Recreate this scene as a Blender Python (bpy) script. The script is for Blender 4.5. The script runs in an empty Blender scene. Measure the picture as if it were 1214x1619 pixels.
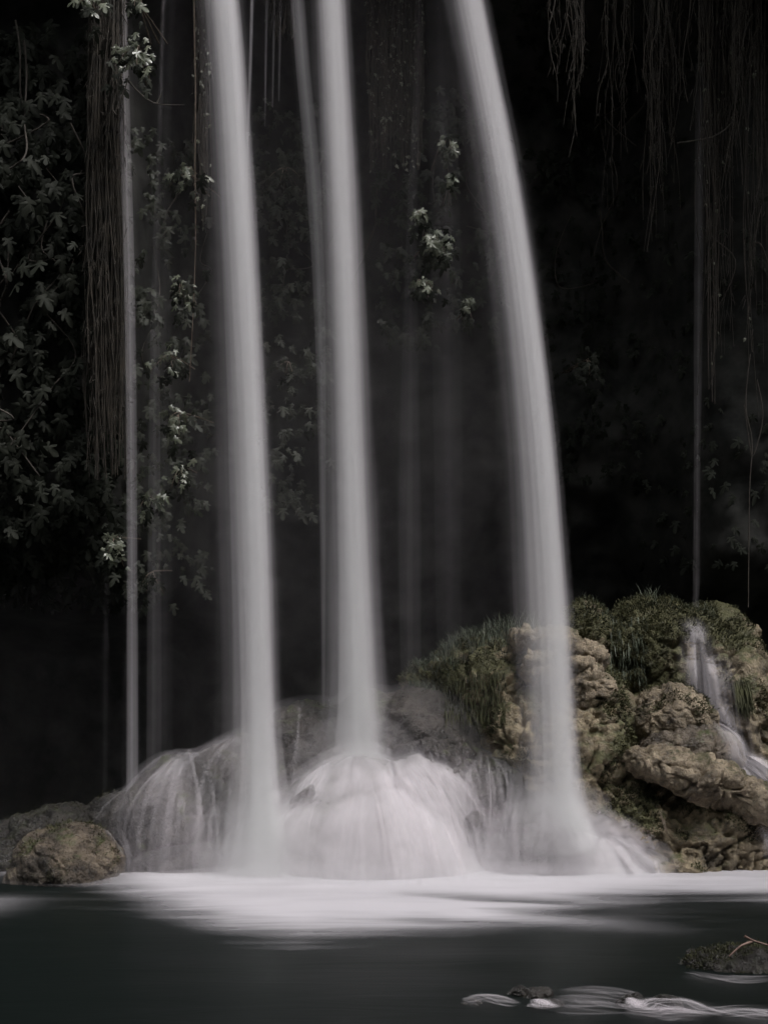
import bpy, math, random
import numpy as np
from mathutils import Vector, Matrix, Euler
from mathutils.bvhtree import BVHTree

rnd = random.Random(11)
rng = np.random.default_rng(11)
scene = bpy.context.scene
C = scene.collection
PI = math.pi

# ------------------------------------------------------------------ camera, sky, sun, exposure
F, PW, PH, HOR, CAMZ = 2224.0, 1214.0, 1619.0, 1067.0, 2.0
cam = bpy.data.cameras.new('camera')
cam.sensor_fit = 'VERTICAL'; cam.sensor_height = 36.0; cam.sensor_width = 36.0
cam.lens = F / PH * 36.0
cam.shift_y = (HOR - PH / 2) / PH
cam.clip_start = 0.1; cam.clip_end = 500
co = bpy.data.objects.new('camera', cam); C.objects.link(co)
co.location = (0, 0, CAMZ); co.rotation_euler = (PI / 2, 0, 0)
scene.camera = co

SUN_EL, SUN_AZ = math.radians(60), math.radians(132)      # from above right, a little behind the camera
world = bpy.data.worlds.new('World'); scene.world = world; world.use_nodes = True
wn = world.node_tree.nodes; wl = world.node_tree.links; wn.clear()
sky = wn.new('ShaderNodeTexSky'); sky.sky_type = 'NISHITA'; sky.sun_disc = False
sky.sun_elevation = SUN_EL; sky.sun_rotation = SUN_AZ
sky.air_density = 1.0; sky.dust_density = 3.0; sky.ozone_density = 1.0
hs = wn.new('ShaderNodeHueSaturation'); hs.inputs['Saturation'].default_value = 0.12
bg = wn.new('ShaderNodeBackground'); bg.inputs['Strength'].default_value = 0.15
wo = wn.new('ShaderNodeOutputWorld')
wl.new(sky.outputs[0], hs.inputs['Color']); wl.new(hs.outputs[0], bg.inputs[0]); wl.new(bg.outputs[0], wo.inputs[0])

sl = bpy.data.lights.new('sun', 'SUN'); sl.energy = 1.5; sl.angle = math.radians(14); sl.color = (1.0, 0.95, 0.955)
so = bpy.data.objects.new('sun', sl); C.objects.link(so)
to_sun = Vector((math.sin(SUN_AZ) * math.cos(SUN_EL), math.cos(SUN_AZ) * math.cos(SUN_EL), math.sin(SUN_EL)))
so.rotation_euler = to_sun.to_track_quat('Z', 'Y').to_euler()
so.location = (0, 0, 30)

scene.view_settings.view_transform = 'Standard'
scene.view_settings.look = 'None'
scene.view_settings.gamma = 1.0
scene.view_settings.exposure = 0.65
cy = scene.cycles
cy.use_denoising = True
cy.max_bounces = 6; cy.diffuse_bounces = 2; cy.glossy_bounces = 2; cy.transmission_bounces = 3
cy.volume_bounces = 3; cy.transparent_max_bounces = 48
cy.sample_clamp_indirect = 4.0
cy.use_adaptive_sampling = True; cy.adaptive_threshold = 0.06; cy.adaptive_min_samples = 20
cy.use_light_tree = False; cy.caustics_reflective = False; cy.caustics_refractive = False
world.cycles.sampling_method = 'MANUAL'; world.cycles.sample_map_resolution = 256

# ------------------------------------------------------------------ helpers
def W(px, py, d):
    return Vector(((px - PW / 2) / F * d, d, CAMZ + (HOR - py) / F * d))

def obj(name, mesh, mat=None, parent=None, loc=None):
    o = bpy.data.objects.new(name, mesh); C.objects.link(o)
    if mat is not None and not mesh.materials: mesh.materials.append(mat)
    if parent is not None: o.parent = parent
    if loc is not None: o.location = loc
    return o

def tag(o, label=None, cat=None, group=None, kind=None):
    if label: o['label'] = label
    if cat: o['category'] = cat
    if group: o['group'] = group
    if kind: o['kind'] = kind
    return o

def thing(name, loc, label, cat, group=None):
    o = bpy.data.objects.new(name, None); C.objects.link(o); o.location = loc; o.empty_display_size = 0.2
    return tag(o, label, cat, group)

_perm = {}
def pn(P, seed=0):
    """gradient noise at points P (n,3), about -1..1"""
    if seed not in _perm:
        r = np.random.default_rng(1000 + seed)
        g = r.normal(size=(256, 3)); g /= np.linalg.norm(g, axis=1)[:, None]
        _perm[seed] = (np.concatenate([r.permutation(256)] * 3), g)
    p, g = _perm[seed]
    I = np.floor(P).astype(np.int64); f = P - I; I &= 255
    u = f * f * f * (f * (f * 6 - 15) + 10)
    out = np.zeros(len(P))
    for dx in (0, 1):
        for dy in (0, 1):
            for dz in (0, 1):
                h = p[p[p[(I[:, 0] + dx) & 255] + ((I[:, 1] + dy) & 255)] + ((I[:, 2] + dz) & 255)]
                d = f - np.array([dx, dy, dz])
                w = (u[:, 0] if dx else 1 - u[:, 0]) * (u[:, 1] if dy else 1 - u[:, 1]) * (u[:, 2] if dz else 1 - u[:, 2])
                out += w * (g[h] * d).sum(1)
    return out * 1.6

def fbm(P, octv=4, seed=0, gain=0.5, lac=2.03):
    a, s, t = 1.0, 0.0, 0.0
    for k in range(octv):
        s = s + a * pn(P, seed + k); t += a; a *= gain; P = P * lac + 7.3
    return s / t

def mesh_np(name, V, faces, mat=None, smooth=True):
    me = bpy.data.meshes.new(name)
    F_ = np.asarray(faces, dtype=np.int32)
    n, k = F_.shape
    me.vertices.add(len(V)); me.vertices.foreach_set('co', np.asarray(V, dtype=np.float32).ravel())
    me.loops.add(n * k); me.loops.foreach_set('vertex_index', F_.ravel())
    me.polygons.add(n); me.polygons.foreach_set('loop_start', np.arange(0, n * k, k, dtype=np.int32))
    me.polygons.foreach_set('use_smooth', np.full(n, smooth))
    me.update(calc_edges=True)
    if mat is not None: me.materials.append(mat)
    return me

def attr(me, name, vals):
    a = me.attributes.new(name, 'FLOAT', 'POINT'); a.data.foreach_set('value', np.asarray(vals, dtype=np.float32))

_ico = {}
def ico(sub):
    if sub not in _ico:
        import bmesh
        bm = bmesh.new(); bmesh.ops.create_icosphere(bm, subdivisions=sub, radius=1)
        V = np.array([v.co[:] for v in bm.verts]); Fc = np.array([[v.index for v in f.verts] for f in bm.faces]); bm.free()
        _ico[sub] = (V, Fc)
    return _ico[sub]

# ------------------------------------------------------------------ materials
def nmat(name):
    m = bpy.data.materials.new(name); m.use_nodes = True
    m.node_tree.nodes.clear()
    return m, m.node_tree.nodes, m.node_tree.links

def principled(N, L):
    out = N.new('ShaderNodeOutputMaterial'); b = N.new('ShaderNodeBsdfPrincipled'); L.new(b.outputs[0], out.inputs['Surface'])
    return b, out

def noise(N, L, vec, scale, detail=5, rough=0.6, dist=0.0):
    t = N.new('ShaderNodeTexNoise'); t.inputs['Scale'].default_value = scale; t.inputs['Detail'].default_value = detail
    t.inputs['Roughness'].default_value = rough; t.inputs['Distortion'].default_value = dist
    if vec is not None: L.new(vec, t.inputs['Vector'])
    return t.outputs['Fac']

def ramp(N, L, fac, stops):
    r = N.new('ShaderNodeValToRGB'); e = r.color_ramp.elements
    while len(e) < len(stops): e.new(0.5)
    for k, (p, c) in enumerate(stops):
        e[k].position = p; e[k].color = (*c, 1) if len(c) == 3 else c
    L.new(fac, r.inputs['Fac']); return r.outputs['Color']

def mathn(N, L, op, a, b=None, clamp=False):
    n = N.new('ShaderNodeMath'); n.operation = op; n.use_clamp = clamp
    for i, x in enumerate((a, b)):
        if x is None: continue
        if isinstance(x, (int, float)): n.inputs[i].default_value = x
        else: L.new(x, n.inputs[i])
    return n.outputs[0]

def mixc(N, L, fac, a, b):
    n = N.new('ShaderNodeMix'); n.data_type = 'RGBA'
    if isinstance(fac, (int, float)): n.inputs[0].default_value = fac
    else: L.new(fac, n.inputs[0])
    for i, x in ((6, a), (7, b)):
        if isinstance(x, tuple): n.inputs[i].default_value = (*x, 1)
        else: L.new(x, n.inputs[i])
    return n.outputs[2]

def rock_mat(name, light, mid, dark, moss=0.3, mosscol=(0.05, 0.06, 0.02), rough=0.62, wet=0.3, bump=0.9, scale=1.0, grown=False):
    m, N, L = nmat(name)
    b, out = principled(N, L)
    tc = N.new('ShaderNodeTexCoord'); vec = tc.outputs['Object']
    n1 = noise(N, L, vec, 2.2 * scale, 4, 0.65, 0.4)
    n2 = noise(N, L, vec, 14 * scale, 5, 0.72, 0.3)
    n3 = noise(N, L, vec, 60 * scale, 3, 0.7)
    s = mathn(N, L, 'ADD', mathn(N, L, 'MULTIPLY', n1, 0.55), mathn(N, L, 'ADD', mathn(N, L, 'MULTIPLY', n2, 0.33), mathn(N, L, 'MULTIPLY', n3, 0.12)))
    col = ramp(N, L, s, [(0.39, dark), (0.5, mid), (0.61, light)])
    # moss patches: own-shaped growth, more of it on upward faces
    geo = N.new('ShaderNodeNewGeometry'); sep = N.new('ShaderNodeSeparateXYZ'); L.new(geo.outputs['Normal'], sep.inputs[0])
    mn = noise(N, L, vec, 3.1 * scale, 5, 0.7, 0.6)
    mm = mathn(N, L, 'ADD', mathn(N, L, 'MULTIPLY', sep.outputs[2], 0.12), mn)
    if grown:      # where moss has settled on this rock (vertex attribute)
        ma = N.new('ShaderNodeAttribute'); ma.attribute_name = 'moss'
        mm = mathn(N, L, 'ADD', mm, mathn(N, L, 'MULTIPLY', ma.outputs['Fac'], 0.32))
    mfac = N.new('ShaderNodeMapRange'); mfac.inputs[1].default_value = 0.68 - 0.38 * moss; mfac.inputs[2].default_value = 0.80 - 0.38 * moss
    L.new(mm, mfac.inputs[0])
    mvar = mixc(N, L, n2, tuple(c * 0.55 for c in mosscol), tuple(c * 1.5 for c in mosscol))
    col = mixc(N, L, mfac.outputs[0], col, mvar)
    L.new(col, b.inputs['Base Color'])
    rr = N.new('ShaderNodeMapRange'); rr.inputs[1].default_value = 0.35; rr.inputs[2].default_value = 0.65
    rr.inputs[3].default_value = max(0.12, rough - wet); rr.inputs[4].default_value = min(1, rough + 0.2)
    L.new(n2, rr.inputs[0]); L.new(rr.outputs[0], b.inputs['Roughness'])
    b.inputs['Specular IOR Level'].default_value = 0.5
    bp = N.new('ShaderNodeBump'); bp.inputs['Strength'].default_value = bump; bp.inputs['Distance'].default_value = 0.02
    vor = N.new('ShaderNodeTexVoronoi'); vor.inputs['Scale'].default_value = 38 * scale; L.new(vec, vor.inputs['Vector'])
    hsum = mathn(N, L, 'ADD', mathn(N, L, 'MULTIPLY', n2, 1.4), mathn(N, L, 'ADD', mathn(N, L, 'MULTIPLY', n3, 0.9), mathn(N, L, 'MULTIPLY', vor.outputs['Distance'], 0.5)))
    L.new(hsum, bp.inputs['Height']); L.new(bp.outputs[0], b.inputs['Normal'])
    return m

def leaf_mat(name, c0, c1, rough=0.4, spec=0.5):
    m, N, L = nmat(name)
    out = N.new('ShaderNodeOutputMaterial'); b = N.new('ShaderNodeBsdfPrincipled')
    oi = N.new('ShaderNodeObjectInfo'); tc = N.new('ShaderNodeTexCoord')
    gi = N.new('ShaderNodeNewGeometry')
    n = noise(N, L, gi.outputs['Position'], 7.0, 3, 0.6)
    f = mathn(N, L, 'ADD', mathn(N, L, 'MULTIPLY', n, 0.8), mathn(N, L, 'MULTIPLY', oi.outputs['Random'], 0.4))
    col = ramp(N, L, f, [(0.3, c0), (0.85, c1)])
    L.new(col, b.inputs['Base Color']); b.inputs['Roughness'].default_value = rough
    b.inputs['Specular IOR Level'].default_value = spec
    tr = N.new('ShaderNodeBsdfTranslucent'); L.new(col, tr.inputs[0])
    mx = N.new('ShaderNodeMixShader'); mx.inputs[0].default_value = 0.22
    L.new(b.outputs[0], mx.inputs[1]); L.new(tr.outputs[0], mx.inputs[2]); L.new(mx.outputs[0], out.inputs['Surface'])
    return m

def plain_mat(name, c0, c1, rough=0.7, scale=12.0, spec=0.4):
    m, N, L = nmat(name); b, out = principled(N, L)
    tc = N.new('ShaderNodeTexCoord'); n = noise(N, L, tc.outputs['Object'], scale, 5, 0.65)
    L.new(ramp(N, L, n, [(0.35, c0), (0.65, c1)]), b.inputs['Base Color'])
    b.inputs['Roughness'].default_value = rough; b.inputs['Specular IOR Level'].default_value = spec
    return m

WCOL = (0.975, 0.925, 0.965)
def vol_mat(name, dens, col=WCOL):
    m, N, L = nmat(name)
    out = N.new('ShaderNodeOutputMaterial'); v = N.new('ShaderNodeVolumeScatter')
    v.inputs['Color'].default_value = (*col, 1); v.inputs['Density'].default_value = dens; v.inputs['Anisotropy'].default_value = 0.1
    L.new(v.outputs[0], out.inputs['Volume']); return m

def water_sheet_mat(name, gain=1.0, col=(0.86, 0.815, 0.845), streak=None):
    """white water: opacity comes from how much water runs there (vertex attribute a)"""
    m, N, L = nmat(name)
    out = N.new('ShaderNodeOutputMaterial')
    at = N.new('ShaderNodeAttribute'); at.attribute_name = 'a'
    a = mathn(N, L, 'MULTIPLY', at.outputs['Fac'], gain, True)
    if streak:
        tc = N.new('ShaderNodeTexCoord'); mp = N.new('ShaderNodeMapping'); mp.inputs['Scale'].default_value = streak
        L.new(tc.outputs['Object'], mp.inputs[0])
        n = noise(N, L, mp.outputs[0], 1.0, 6, 0.6, 0.5)
        mr = N.new('ShaderNodeMapRange'); mr.inputs[1].default_value = 0.28; mr.inputs[2].default_value = 0.68; mr.inputs[3].default_value = -0.32; mr.inputs[4].default_value = 0.22
        L.new(n, mr.inputs[0])
        # streaks bite into the thin foam only
        ed = mathn(N, L, 'SUBTRACT', 1.0, mathn(N, L, 'ABSOLUTE', mathn(N, L, 'SUBTRACT', mathn(N, L, 'MULTIPLY', a, 2.0), 1.0)))
        a = mathn(N, L, 'ADD', a, mathn(N, L, 'MULTIPLY', mr.outputs[0], ed), True)
    d = N.new('ShaderNodeBsdfDiffuse'); d.inputs['Color'].default_value = (*col, 1)
    t = N.new('ShaderNodeBsdfTranslucent'); t.inputs['Color'].default_value = (*col, 1)
    mx = N.new('ShaderNodeMixShader'); mx.inputs[0].default_value = 0.45
    L.new(d.outputs[0], mx.inputs[1]); L.new(t.outputs[0], mx.inputs[2])
    tr = N.new('ShaderNodeBsdfTransparent')
    m2 = N.new('ShaderNodeMixShader'); L.new(a, m2.inputs[0]); L.new(tr.outputs[0], m2.inputs[1]); L.new(mx.outputs[0], m2.inputs[2])
    L.new(m2.outputs[0], out.inputs['Surface'])
    return m

M = {}
M['tan'] = rock_mat('tan_travertine', (0.34, 0.275, 0.20), (0.20, 0.155, 0.105), (0.075, 0.058, 0.04), moss=0.22, mosscol=(0.07, 0.068, 0.028))
M['mound'] = rock_mat('mound_travertine', (0.35, 0.285, 0.185), (0.180, 0.144, 0.090), (0.042, 0.034, 0.021), moss=0.30, mosscol=(0.075, 0.073, 0.028), grown=True)
M['slab'] = rock_mat('pale_travertine', (0.42, 0.345, 0.245), (0.22, 0.176, 0.118), (0.055, 0.043, 0.029), moss=0.2, mosscol=(0.07, 0.065, 0.03), scale=1.3)
M['mossy'] = rock_mat('mossy_travertine', (0.27, 0.22, 0.15), (0.13, 0.10, 0.065), (0.045, 0.036, 0.025), moss=0.72, mosscol=(0.045, 0.05, 0.018))
M['wet'] = rock_mat('wet_dark_rock', (0.085, 0.073, 0.064), (0.044, 0.038, 0.034), (0.016, 0.014, 0.012), moss=0.12, rough=0.4, wet=0.2)
M['stream'] = rock_mat('stream_stone', (0.045, 0.038, 0.032), (0.022, 0.019, 0.016), (0.009, 0.008, 0.007), moss=0.2, mosscol=(0.022, 0.025, 0.011), rough=0.35, wet=0.15)
M['leftrock'] = rock_mat('speckled_wet_rock', (0.21, 0.168, 0.12), (0.085, 0.067, 0.049), (0.02, 0.016, 0.012), moss=0.15, rough=0.35, wet=0.2, scale=1.6)
M['wetbrown'] = rock_mat('wet_brown_rock', (0.22, 0.178, 0.13), (0.095, 0.076, 0.055), (0.025, 0.02, 0.015), moss=0.15, rough=0.38, wet=0.24)
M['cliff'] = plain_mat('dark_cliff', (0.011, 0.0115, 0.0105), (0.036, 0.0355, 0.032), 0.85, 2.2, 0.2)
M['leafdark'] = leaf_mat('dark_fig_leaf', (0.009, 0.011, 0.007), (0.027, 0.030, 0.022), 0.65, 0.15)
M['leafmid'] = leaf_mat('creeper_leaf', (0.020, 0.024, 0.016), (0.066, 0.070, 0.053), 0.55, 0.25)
M['leafsunlit'] = leaf_mat('sunlit_tone_fig_leaf', (0.055, 0.065, 0.04), (0.17, 0.182, 0.13), 0.34, 0.6)  # lit copy of the fig leaf, sunlight put into its paler colour
M['stem'] = plain_mat('brown_stem', (0.05, 0.036, 0.025), (0.12, 0.09, 0.065))
M['stemdark'] = plain_mat('dark_stem', (0.02, 0.016, 0.012), (0.05, 0.042, 0.032))
M['root'] = plain_mat('hanging_root', (0.012, 0.010, 0.007), (0.042, 0.034, 0.024), 0.75, 5.0)
M['grass'] = plain_mat('grass_blade', (0.026, 0.034, 0.020), (0.11, 0.13, 0.088), 0.6, 6.0)
M['moss'] = plain_mat('moss_tuft', (0.018, 0.020, 0.008), (0.075, 0.076, 0.032), 0.85, 4.0)
M['twig'] = plain_mat('reddish_twig', (0.10, 0.06, 0.045), (0.24, 0.16, 0.13))
M['flow'] = water_sheet_mat('running_water')
M['foam'] = water_sheet_mat('pool_foam', 1.0, (0.84, 0.81, 0.85), streak=(0.5, 2.6, 1.0))

# ------------------------------------------------------------------ the setting: water, bed, cliff, gorge
def grid(nx, ny):
    i = np.arange(nx * ny).reshape(ny, nx)
    return np.stack([i[:-1, :-1], i[:-1, 1:], i[1:, 1:], i[1:, :-1]], -1).reshape(-1, 4)

def sstep(a, b, x):
    t = np.clip((x - a) / (b - a), 0, 1); return t * t * (3 - 2 * t)

# pool surface
m, N, L = nmat('dark_pool_water'); b, out = principled(N, L)
b.inputs['Base Color'].default_value = (0.006, 0.0085, 0.0078, 1); b.inputs['Roughness'].default_value = 0.42
b.inputs['IOR'].default_value = 1.33; b.inputs['Specular IOR Level'].default_value = 0.10
tc = N.new('ShaderNodeTexCoord'); mp = N.new('ShaderNodeMapping'); mp.inputs['Scale'].default_value = (0.7, 3.2, 1); L.new(tc.outputs['Object'], mp.inputs[0])
nz = noise(N, L, mp.outputs[0], 1.4, 4, 0.55, 0.8)
bp = N.new('ShaderNodeBump'); bp.inputs['Strength'].default_value = 0.08; bp.inputs['Distance'].default_value = 0.05
L.new(nz, bp.inputs['Height']); L.new(bp.outputs[0], b.inputs['Normal'])
M['pool'] = m
xs, ys = np.linspace(-12, 12, 160), np.linspace(-8, 21, 200)
X, Y = np.meshgrid(xs, ys)
P = np.stack([X.ravel() * 0.5, Y.ravel() * 1.3, X.ravel() * 0], 1)
Z = 0.016 * fbm(P, 3, 40)
tag(obj('pool_water', mesh_np('pool_water', np.stack([X.ravel(), Y.ravel(), Z], 1), grid(160, 200), M['pool'])), kind='structure')
xs, ys = np.linspace(-16, 16, 60), np.linspace(-12, 26, 70)
X, Y = np.meshgrid(xs, ys); P = np.stack([X.ravel() * 0.6, Y.ravel() * 0.6, X.ravel() * 0], 1)
tag(obj('ground', mesh_np('ground', np.stack([X.ravel(), Y.ravel(), -0.75 + 0.12 * fbm(P, 3, 44)], 1), grid(60, 70), M['wet'])), kind='structure')

# cliff behind the falls: overhanging lip on top, hollow below, two side buttresses
def cliff_y(x, z):
    y = 17.4 + 0 * x
    left = sstep(-2.1, -3.0, x); right = sstep(2.9, 4.0, x)
    low = sstep(3.6, 2.2, z)                       # the hollow undercuts the buttresses
    y = y - left * (2.3 * (1 - low) - 0.6 * low) - right * (1.5 * (1 - low))
    y = y + 1.3 * sstep(5.0, 1.0, z) * (1 - right)
    y = y - sstep(8.9, 10.4, z) * (2.6 - 0.9 * left + 0.1 * right) # lip, out of view, pushed out to shade the wall
    return y
nx, nz_ = 300, 260
xs, zs = np.linspace(-13, 13, nx), np.linspace(-0.8, 13.5, nz_)
X, Z = np.meshgrid(xs, zs); X, Z = X.ravel(), Z.ravel()
Yc = cliff_y(X, Z)
P = np.stack([X * 0.55, Yc * 0.3, Z * 0.45], 1)
Yc = Yc + 0.55 * fbm(P, 5, 50) + 0.12 * fbm(P * 6, 3, 56)
cliffme = mesh_np('cliff', np.stack([X, Yc, Z], 1), grid(nx, nz_), M['cliff'])
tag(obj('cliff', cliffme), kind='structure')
cliffV = np.stack([X, Yc, Z], 1)
cliff_bvh = BVHTree.FromPolygons(cliffV.tolist(), grid(nx, nz_).tolist())
# plateau the streams come from
xs, ys = np.linspace(-30, 30, 60), np.linspace(14.4, 45, 40)
X, Y = np.meshgrid(xs, ys); P = np.stack([X.ravel() * 0.3, Y.ravel() * 0.3, X.ravel() * 0], 1)
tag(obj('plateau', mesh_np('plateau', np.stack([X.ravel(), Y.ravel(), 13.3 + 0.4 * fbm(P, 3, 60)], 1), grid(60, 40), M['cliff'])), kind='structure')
# unseen other sides of the gorge, added and raised to block low sky
V, Fc = [], []
na, nh = 120, 24
for j in range(nh):
    for i in range(na):
        a = math.radians(190) + math.radians(160) * i / (na - 1)
        V.append((12.7 * math.cos(a), 12 + 19.8 * math.sin(a), -0.9 + 19.0 * j / (nh - 1)))
V = np.array(V)
n = fbm(V * 0.35, 4, 66)
cx = np.array([0, 8.0, 0])
dirn = (V - cx); dirn[:, 2] = 0; dirn /= np.linalg.norm(dirn, axis=1)[:, None]
V = V + dirn * (n * 1.0)[:, None]
tag(obj('unseen_gorge_wall', mesh_np('unseen_gorge_wall', V, grid(na, nh), M['cliff'])), kind='structure')

# ------------------------------------------------------------------ rocks
ROCKS_V, ROCKS_F = [], []; _nv = [0]
rocks = {}; SMOOTH = {}
def rock(key, name, px, py, d, rx, rz, ry, mat, label, cat='boulder', group=None, rot=(0, 0, 0), seed=0, sub=6,
         a1=0.22, a2=0.07, a3=0.018, f1=1.1, pw=2.0, strata=0.0, knob=0.0, parent=None, flow=True, crack=0.03):
    """boulder: rx, rz in photo pixels at that distance, ry in metres; base sunk below"""
    c = W(px, py, d); k = d / F
    R = np.array([rx * k, ry, rz * k])
    U, Fc = ico(sub)
    if pw != 2.0:
        U = U / (np.abs(U) ** pw).sum(1)[:, None] ** (1 / pw)
    V = U * R
    E = np.array(Euler(rot).to_matrix())
    V = V @ E.T
    Wp = V + np.array(c)
    nrm = (U / R) @ E.T; nrm /= np.linalg.norm(nrm, axis=1)[:, None]
    rm = float(np.mean(R)); s = seed * 3.7
    q = Wp * f1 + s
    disp = a1 * rm * fbm(q * (1.0 / rm) * 0.75, 3, seed) + a2 * (1 - 2 * np.abs(fbm(q * 2.6, 4, seed + 5))) * 0.8 \
        + a3 * fbm(q * 11, 4, seed + 9, 0.6)
    disp += -crack * np.exp(-(fbm(q * 2.1 + 5, 3, seed + 15) / 0.05) ** 2) - 0.5 * crack * np.exp(-(fbm(q * 4.7 + 9, 2, seed + 16) / 0.06) ** 2)
    if strata: disp += strata * np.sin(Wp[:, 2] * 26 + 5 * fbm(q * 1.4, 2, seed + 3)) ** 3
    if knob: disp += knob * (np.abs(pn(q * 6.5, seed + 13)) ** 0.7)
    V2 = V + nrm * disp[:, None]
    Vs = V + nrm * (a1 * rm * fbm(q * (1.0 / rm) * 0.75, 3, seed) + a2 * 0.35)[:, None] + np.array(c)
    me = mesh_np(name, V2, Fc, M[mat])
    o = obj(name, me, None, parent, c if parent is None else c - parent.location)
    if parent is None: tag(o, label, cat, group)
    elif label: o['label'] = label
    if flow:
        U5, F5 = ico(5) if False else (None, None)
        ROCKS_V.append(V2 + np.array(c)); ROCKS_F.append(Fc + _nv[0]); _nv[0] += len(V2)
    rocks[key] = (o, V2 + np.array(c), Fc, nrm); SMOOTH[key] = (Vs, nrm)
    return o

def blend(key, name, balls, mat, label, cat, voxel=0.028, its=25, a1=0.07, a2=0.06, a3=0.014, knob=0.03, seed=0, mossy=None, crack=0.06, pit=0.05, strata=0.0):
    """one rock mass grown together from several swellings (px, py, d, rx px, rz px, ry m, tilt deg)"""
    VV, FF, nv = [], [], 0
    U, Fc = ico(4)
    for px, py, d, rx, rz, ry, tl in balls:
        k = d / F; E = np.array(Euler((0, math.radians(tl), 0)).to_matrix())
        VV.append((U * np.array([rx * k, ry, rz * k])) @ E.T + np.array(W(px, py, d))); FF.append(Fc + nv); nv += len(U)
    tmp = bpy.data.objects.new('tmp', mesh_np('tmp', np.concatenate(VV), np.concatenate(FF))); C.objects.link(tmp)
    md = tmp.modifiers.new('r', 'REMESH'); md.mode = 'VOXEL'; md.voxel_size = voxel; md.adaptivity = 0
    ms = tmp.modifiers.new('s', 'SMOOTH'); ms.factor = 0.5; ms.iterations = its
    ev = tmp.evaluated_get(bpy.context.evaluated_depsgraph_get()); em = ev.to_mesh()
    n = len(em.vertices); V = np.empty(n * 3, np.float32); em.vertices.foreach_get('co', V); V = V.reshape(-1, 3).astype(float)
    Nn = np.empty(n * 3, np.float32); em.vertices.foreach_get('normal', Nn); Nn = Nn.reshape(-1, 3).astype(float)
    Q = np.array([p.vertices[:] for p in em.polygons if len(p.vertices) == 4]); ev.to_mesh_clear()
    tm = tmp.data; bpy.data.objects.remove(tmp); bpy.data.meshes.remove(tm)
    q = V + seed * 3.7
    warp = np.stack([pn(q * 1.7, seed + 20), pn(q * 1.7, seed + 21), pn(q * 1.7, seed + 22)], 1) * 0.22
    disp = a1 * fbm(q * 1.3, 3, seed) + a2 * (0.5 - 1.6 * np.abs(fbm(q * 2.4 + warp, 4, seed + 5))) + a3 * fbm(q * 15, 4, seed + 9, 0.65)
    disp += knob * (np.abs(pn((q + warp) * 5.5, seed + 13)) ** 0.7 - 0.35) + 0.5 * knob * (np.abs(pn((q + warp) * 12, seed + 14)) - 0.3)
    disp += -crack * np.exp(-(fbm((q + warp) * 1.9 + 5, 3, seed + 15) / 0.045) ** 2) - 0.5 * crack * np.exp(-(fbm((q + warp) * np.array([3.2, 3.2, 6.0]) + 9, 2, seed + 16) / 0.05) ** 2)
    if strata:
        lay = (V[:, 2] + 0.25 * V[:, 0]) * 4.2 + 2.2 * fbm(q * 0.9, 2, seed + 18); lay = lay - np.floor(lay)
        disp += strata * (lay ** 2 * 2 - 0.6) * (0.5 + fbm(q * 1.1 + 3, 2, seed + 19))
    disp += pit * np.minimum(0, fbm(q * 9, 3, seed + 17))
    big = a1 * fbm(q * 1.3, 3, seed) + 0.6 * a2 * (0.5 - 1.6 * np.abs(fbm(q * 2.4 + warp, 1, seed + 5)))
    SMOOTH[key] = (V + Nn * (big + 0.25 * a2)[:, None], Nn)
    V = V + Nn * disp[:, None]
    c = np.array(W(balls[0][0], balls[0][1], balls[0][2]))
    me = mesh_np(name, V - c, Q, M[mat])
    if mossy:
        a = np.zeros(n)
        for px, py, d, rr, amt in mossy:
            w = np.array(W(px, py, d)); a = np.maximum(a, amt * np.exp(-(((V - w)[:, [0, 2]] / (rr * d / F)) ** 2).sum(1)))
        attr(me, 'moss', a * (0.7 + 0.6 * fbm(V * 2.2, 3, seed + 30)))
    o = tag(obj(name, me, None, None, Vector(c)), label, cat)
    T = np.concatenate([Q[:, [0, 1, 2]], Q[:, [0, 2, 3]]])
    ROCKS_V.append(V); ROCKS_F.append(T + _nv[0]); _nv[0] += n
    rocks[key] = (o, V, Q, Nn)
    return o

# the wet dome and the wet rock beside and behind it
blend('dome', 'dome_boulder', [(600, 1402, 14.05, 150, 150, 0.8, 0), (565, 1300, 14.35, 105, 98, 0.55, 0), (682, 1305, 14.35, 72, 112, 0.5, -8), (500, 1385, 14.05, 78, 112, 0.6, 0), (738, 1402, 14.25, 42, 78, 0.5, -12), (620, 1380, 13.75, 70, 70, 0.5, 0)],
      'wet', 'big rounded boulder under the middle fall, veiled in white water', 'boulder', seed=1, its=22, a1=0.10, a2=0.05, a3=0.008, knob=0.015, crack=0.0, pit=0.0)
blend('wetmass', 'wet_rock_mass', [(672, 1235, 15.0, 105, 150, 0.75, 0), (585, 1230, 15.1, 90, 140, 0.6, 0), (488, 1245, 15.0, 110, 128, 0.75, 0), (385, 1290, 14.9, 100, 130, 0.75, 0),
      (300, 1345, 14.5, 105, 145, 0.8, 0), (225, 1340, 14.8, 70, 85, 0.6, 0), (760, 1290, 14.7, 90, 110, 0.7, 0), (250, 1395, 14.2, 70, 40, 0.5, 0), (840, 1350, 14.3, 90, 90, 0.7, 0)],
      'wet', 'dark wet rock mass behind the dome and the left thick fall', 'rock mass', seed=2, its=30, a1=0.17, a2=0.075, knob=0.035, crack=0.02, pit=0.02)
rock('lump', 'knobbly_rock', 698, 1222, 14.45, 50, 56, 0.33, 'wet', 'knobbly dark rock with rivulets on top of the white dome', seed=4, sub=6, a1=0.3, a2=0.08, knob=0.05, crack=0.04)
blend('foot3', 'wet_boulder', [(888, 1395, 13.95, 58, 92, 0.42, 0), (945, 1402, 14.0, 62, 72, 0.42, 10), (1005, 1402, 14.0, 60, 40, 0.4, 8), (835, 1400, 14.1, 55, 60, 0.42, 0)], 'wet', 'wet boulder hidden in spray under the right thick fall', 'boulder', seed=30, its=30, crack=0.0)
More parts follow.
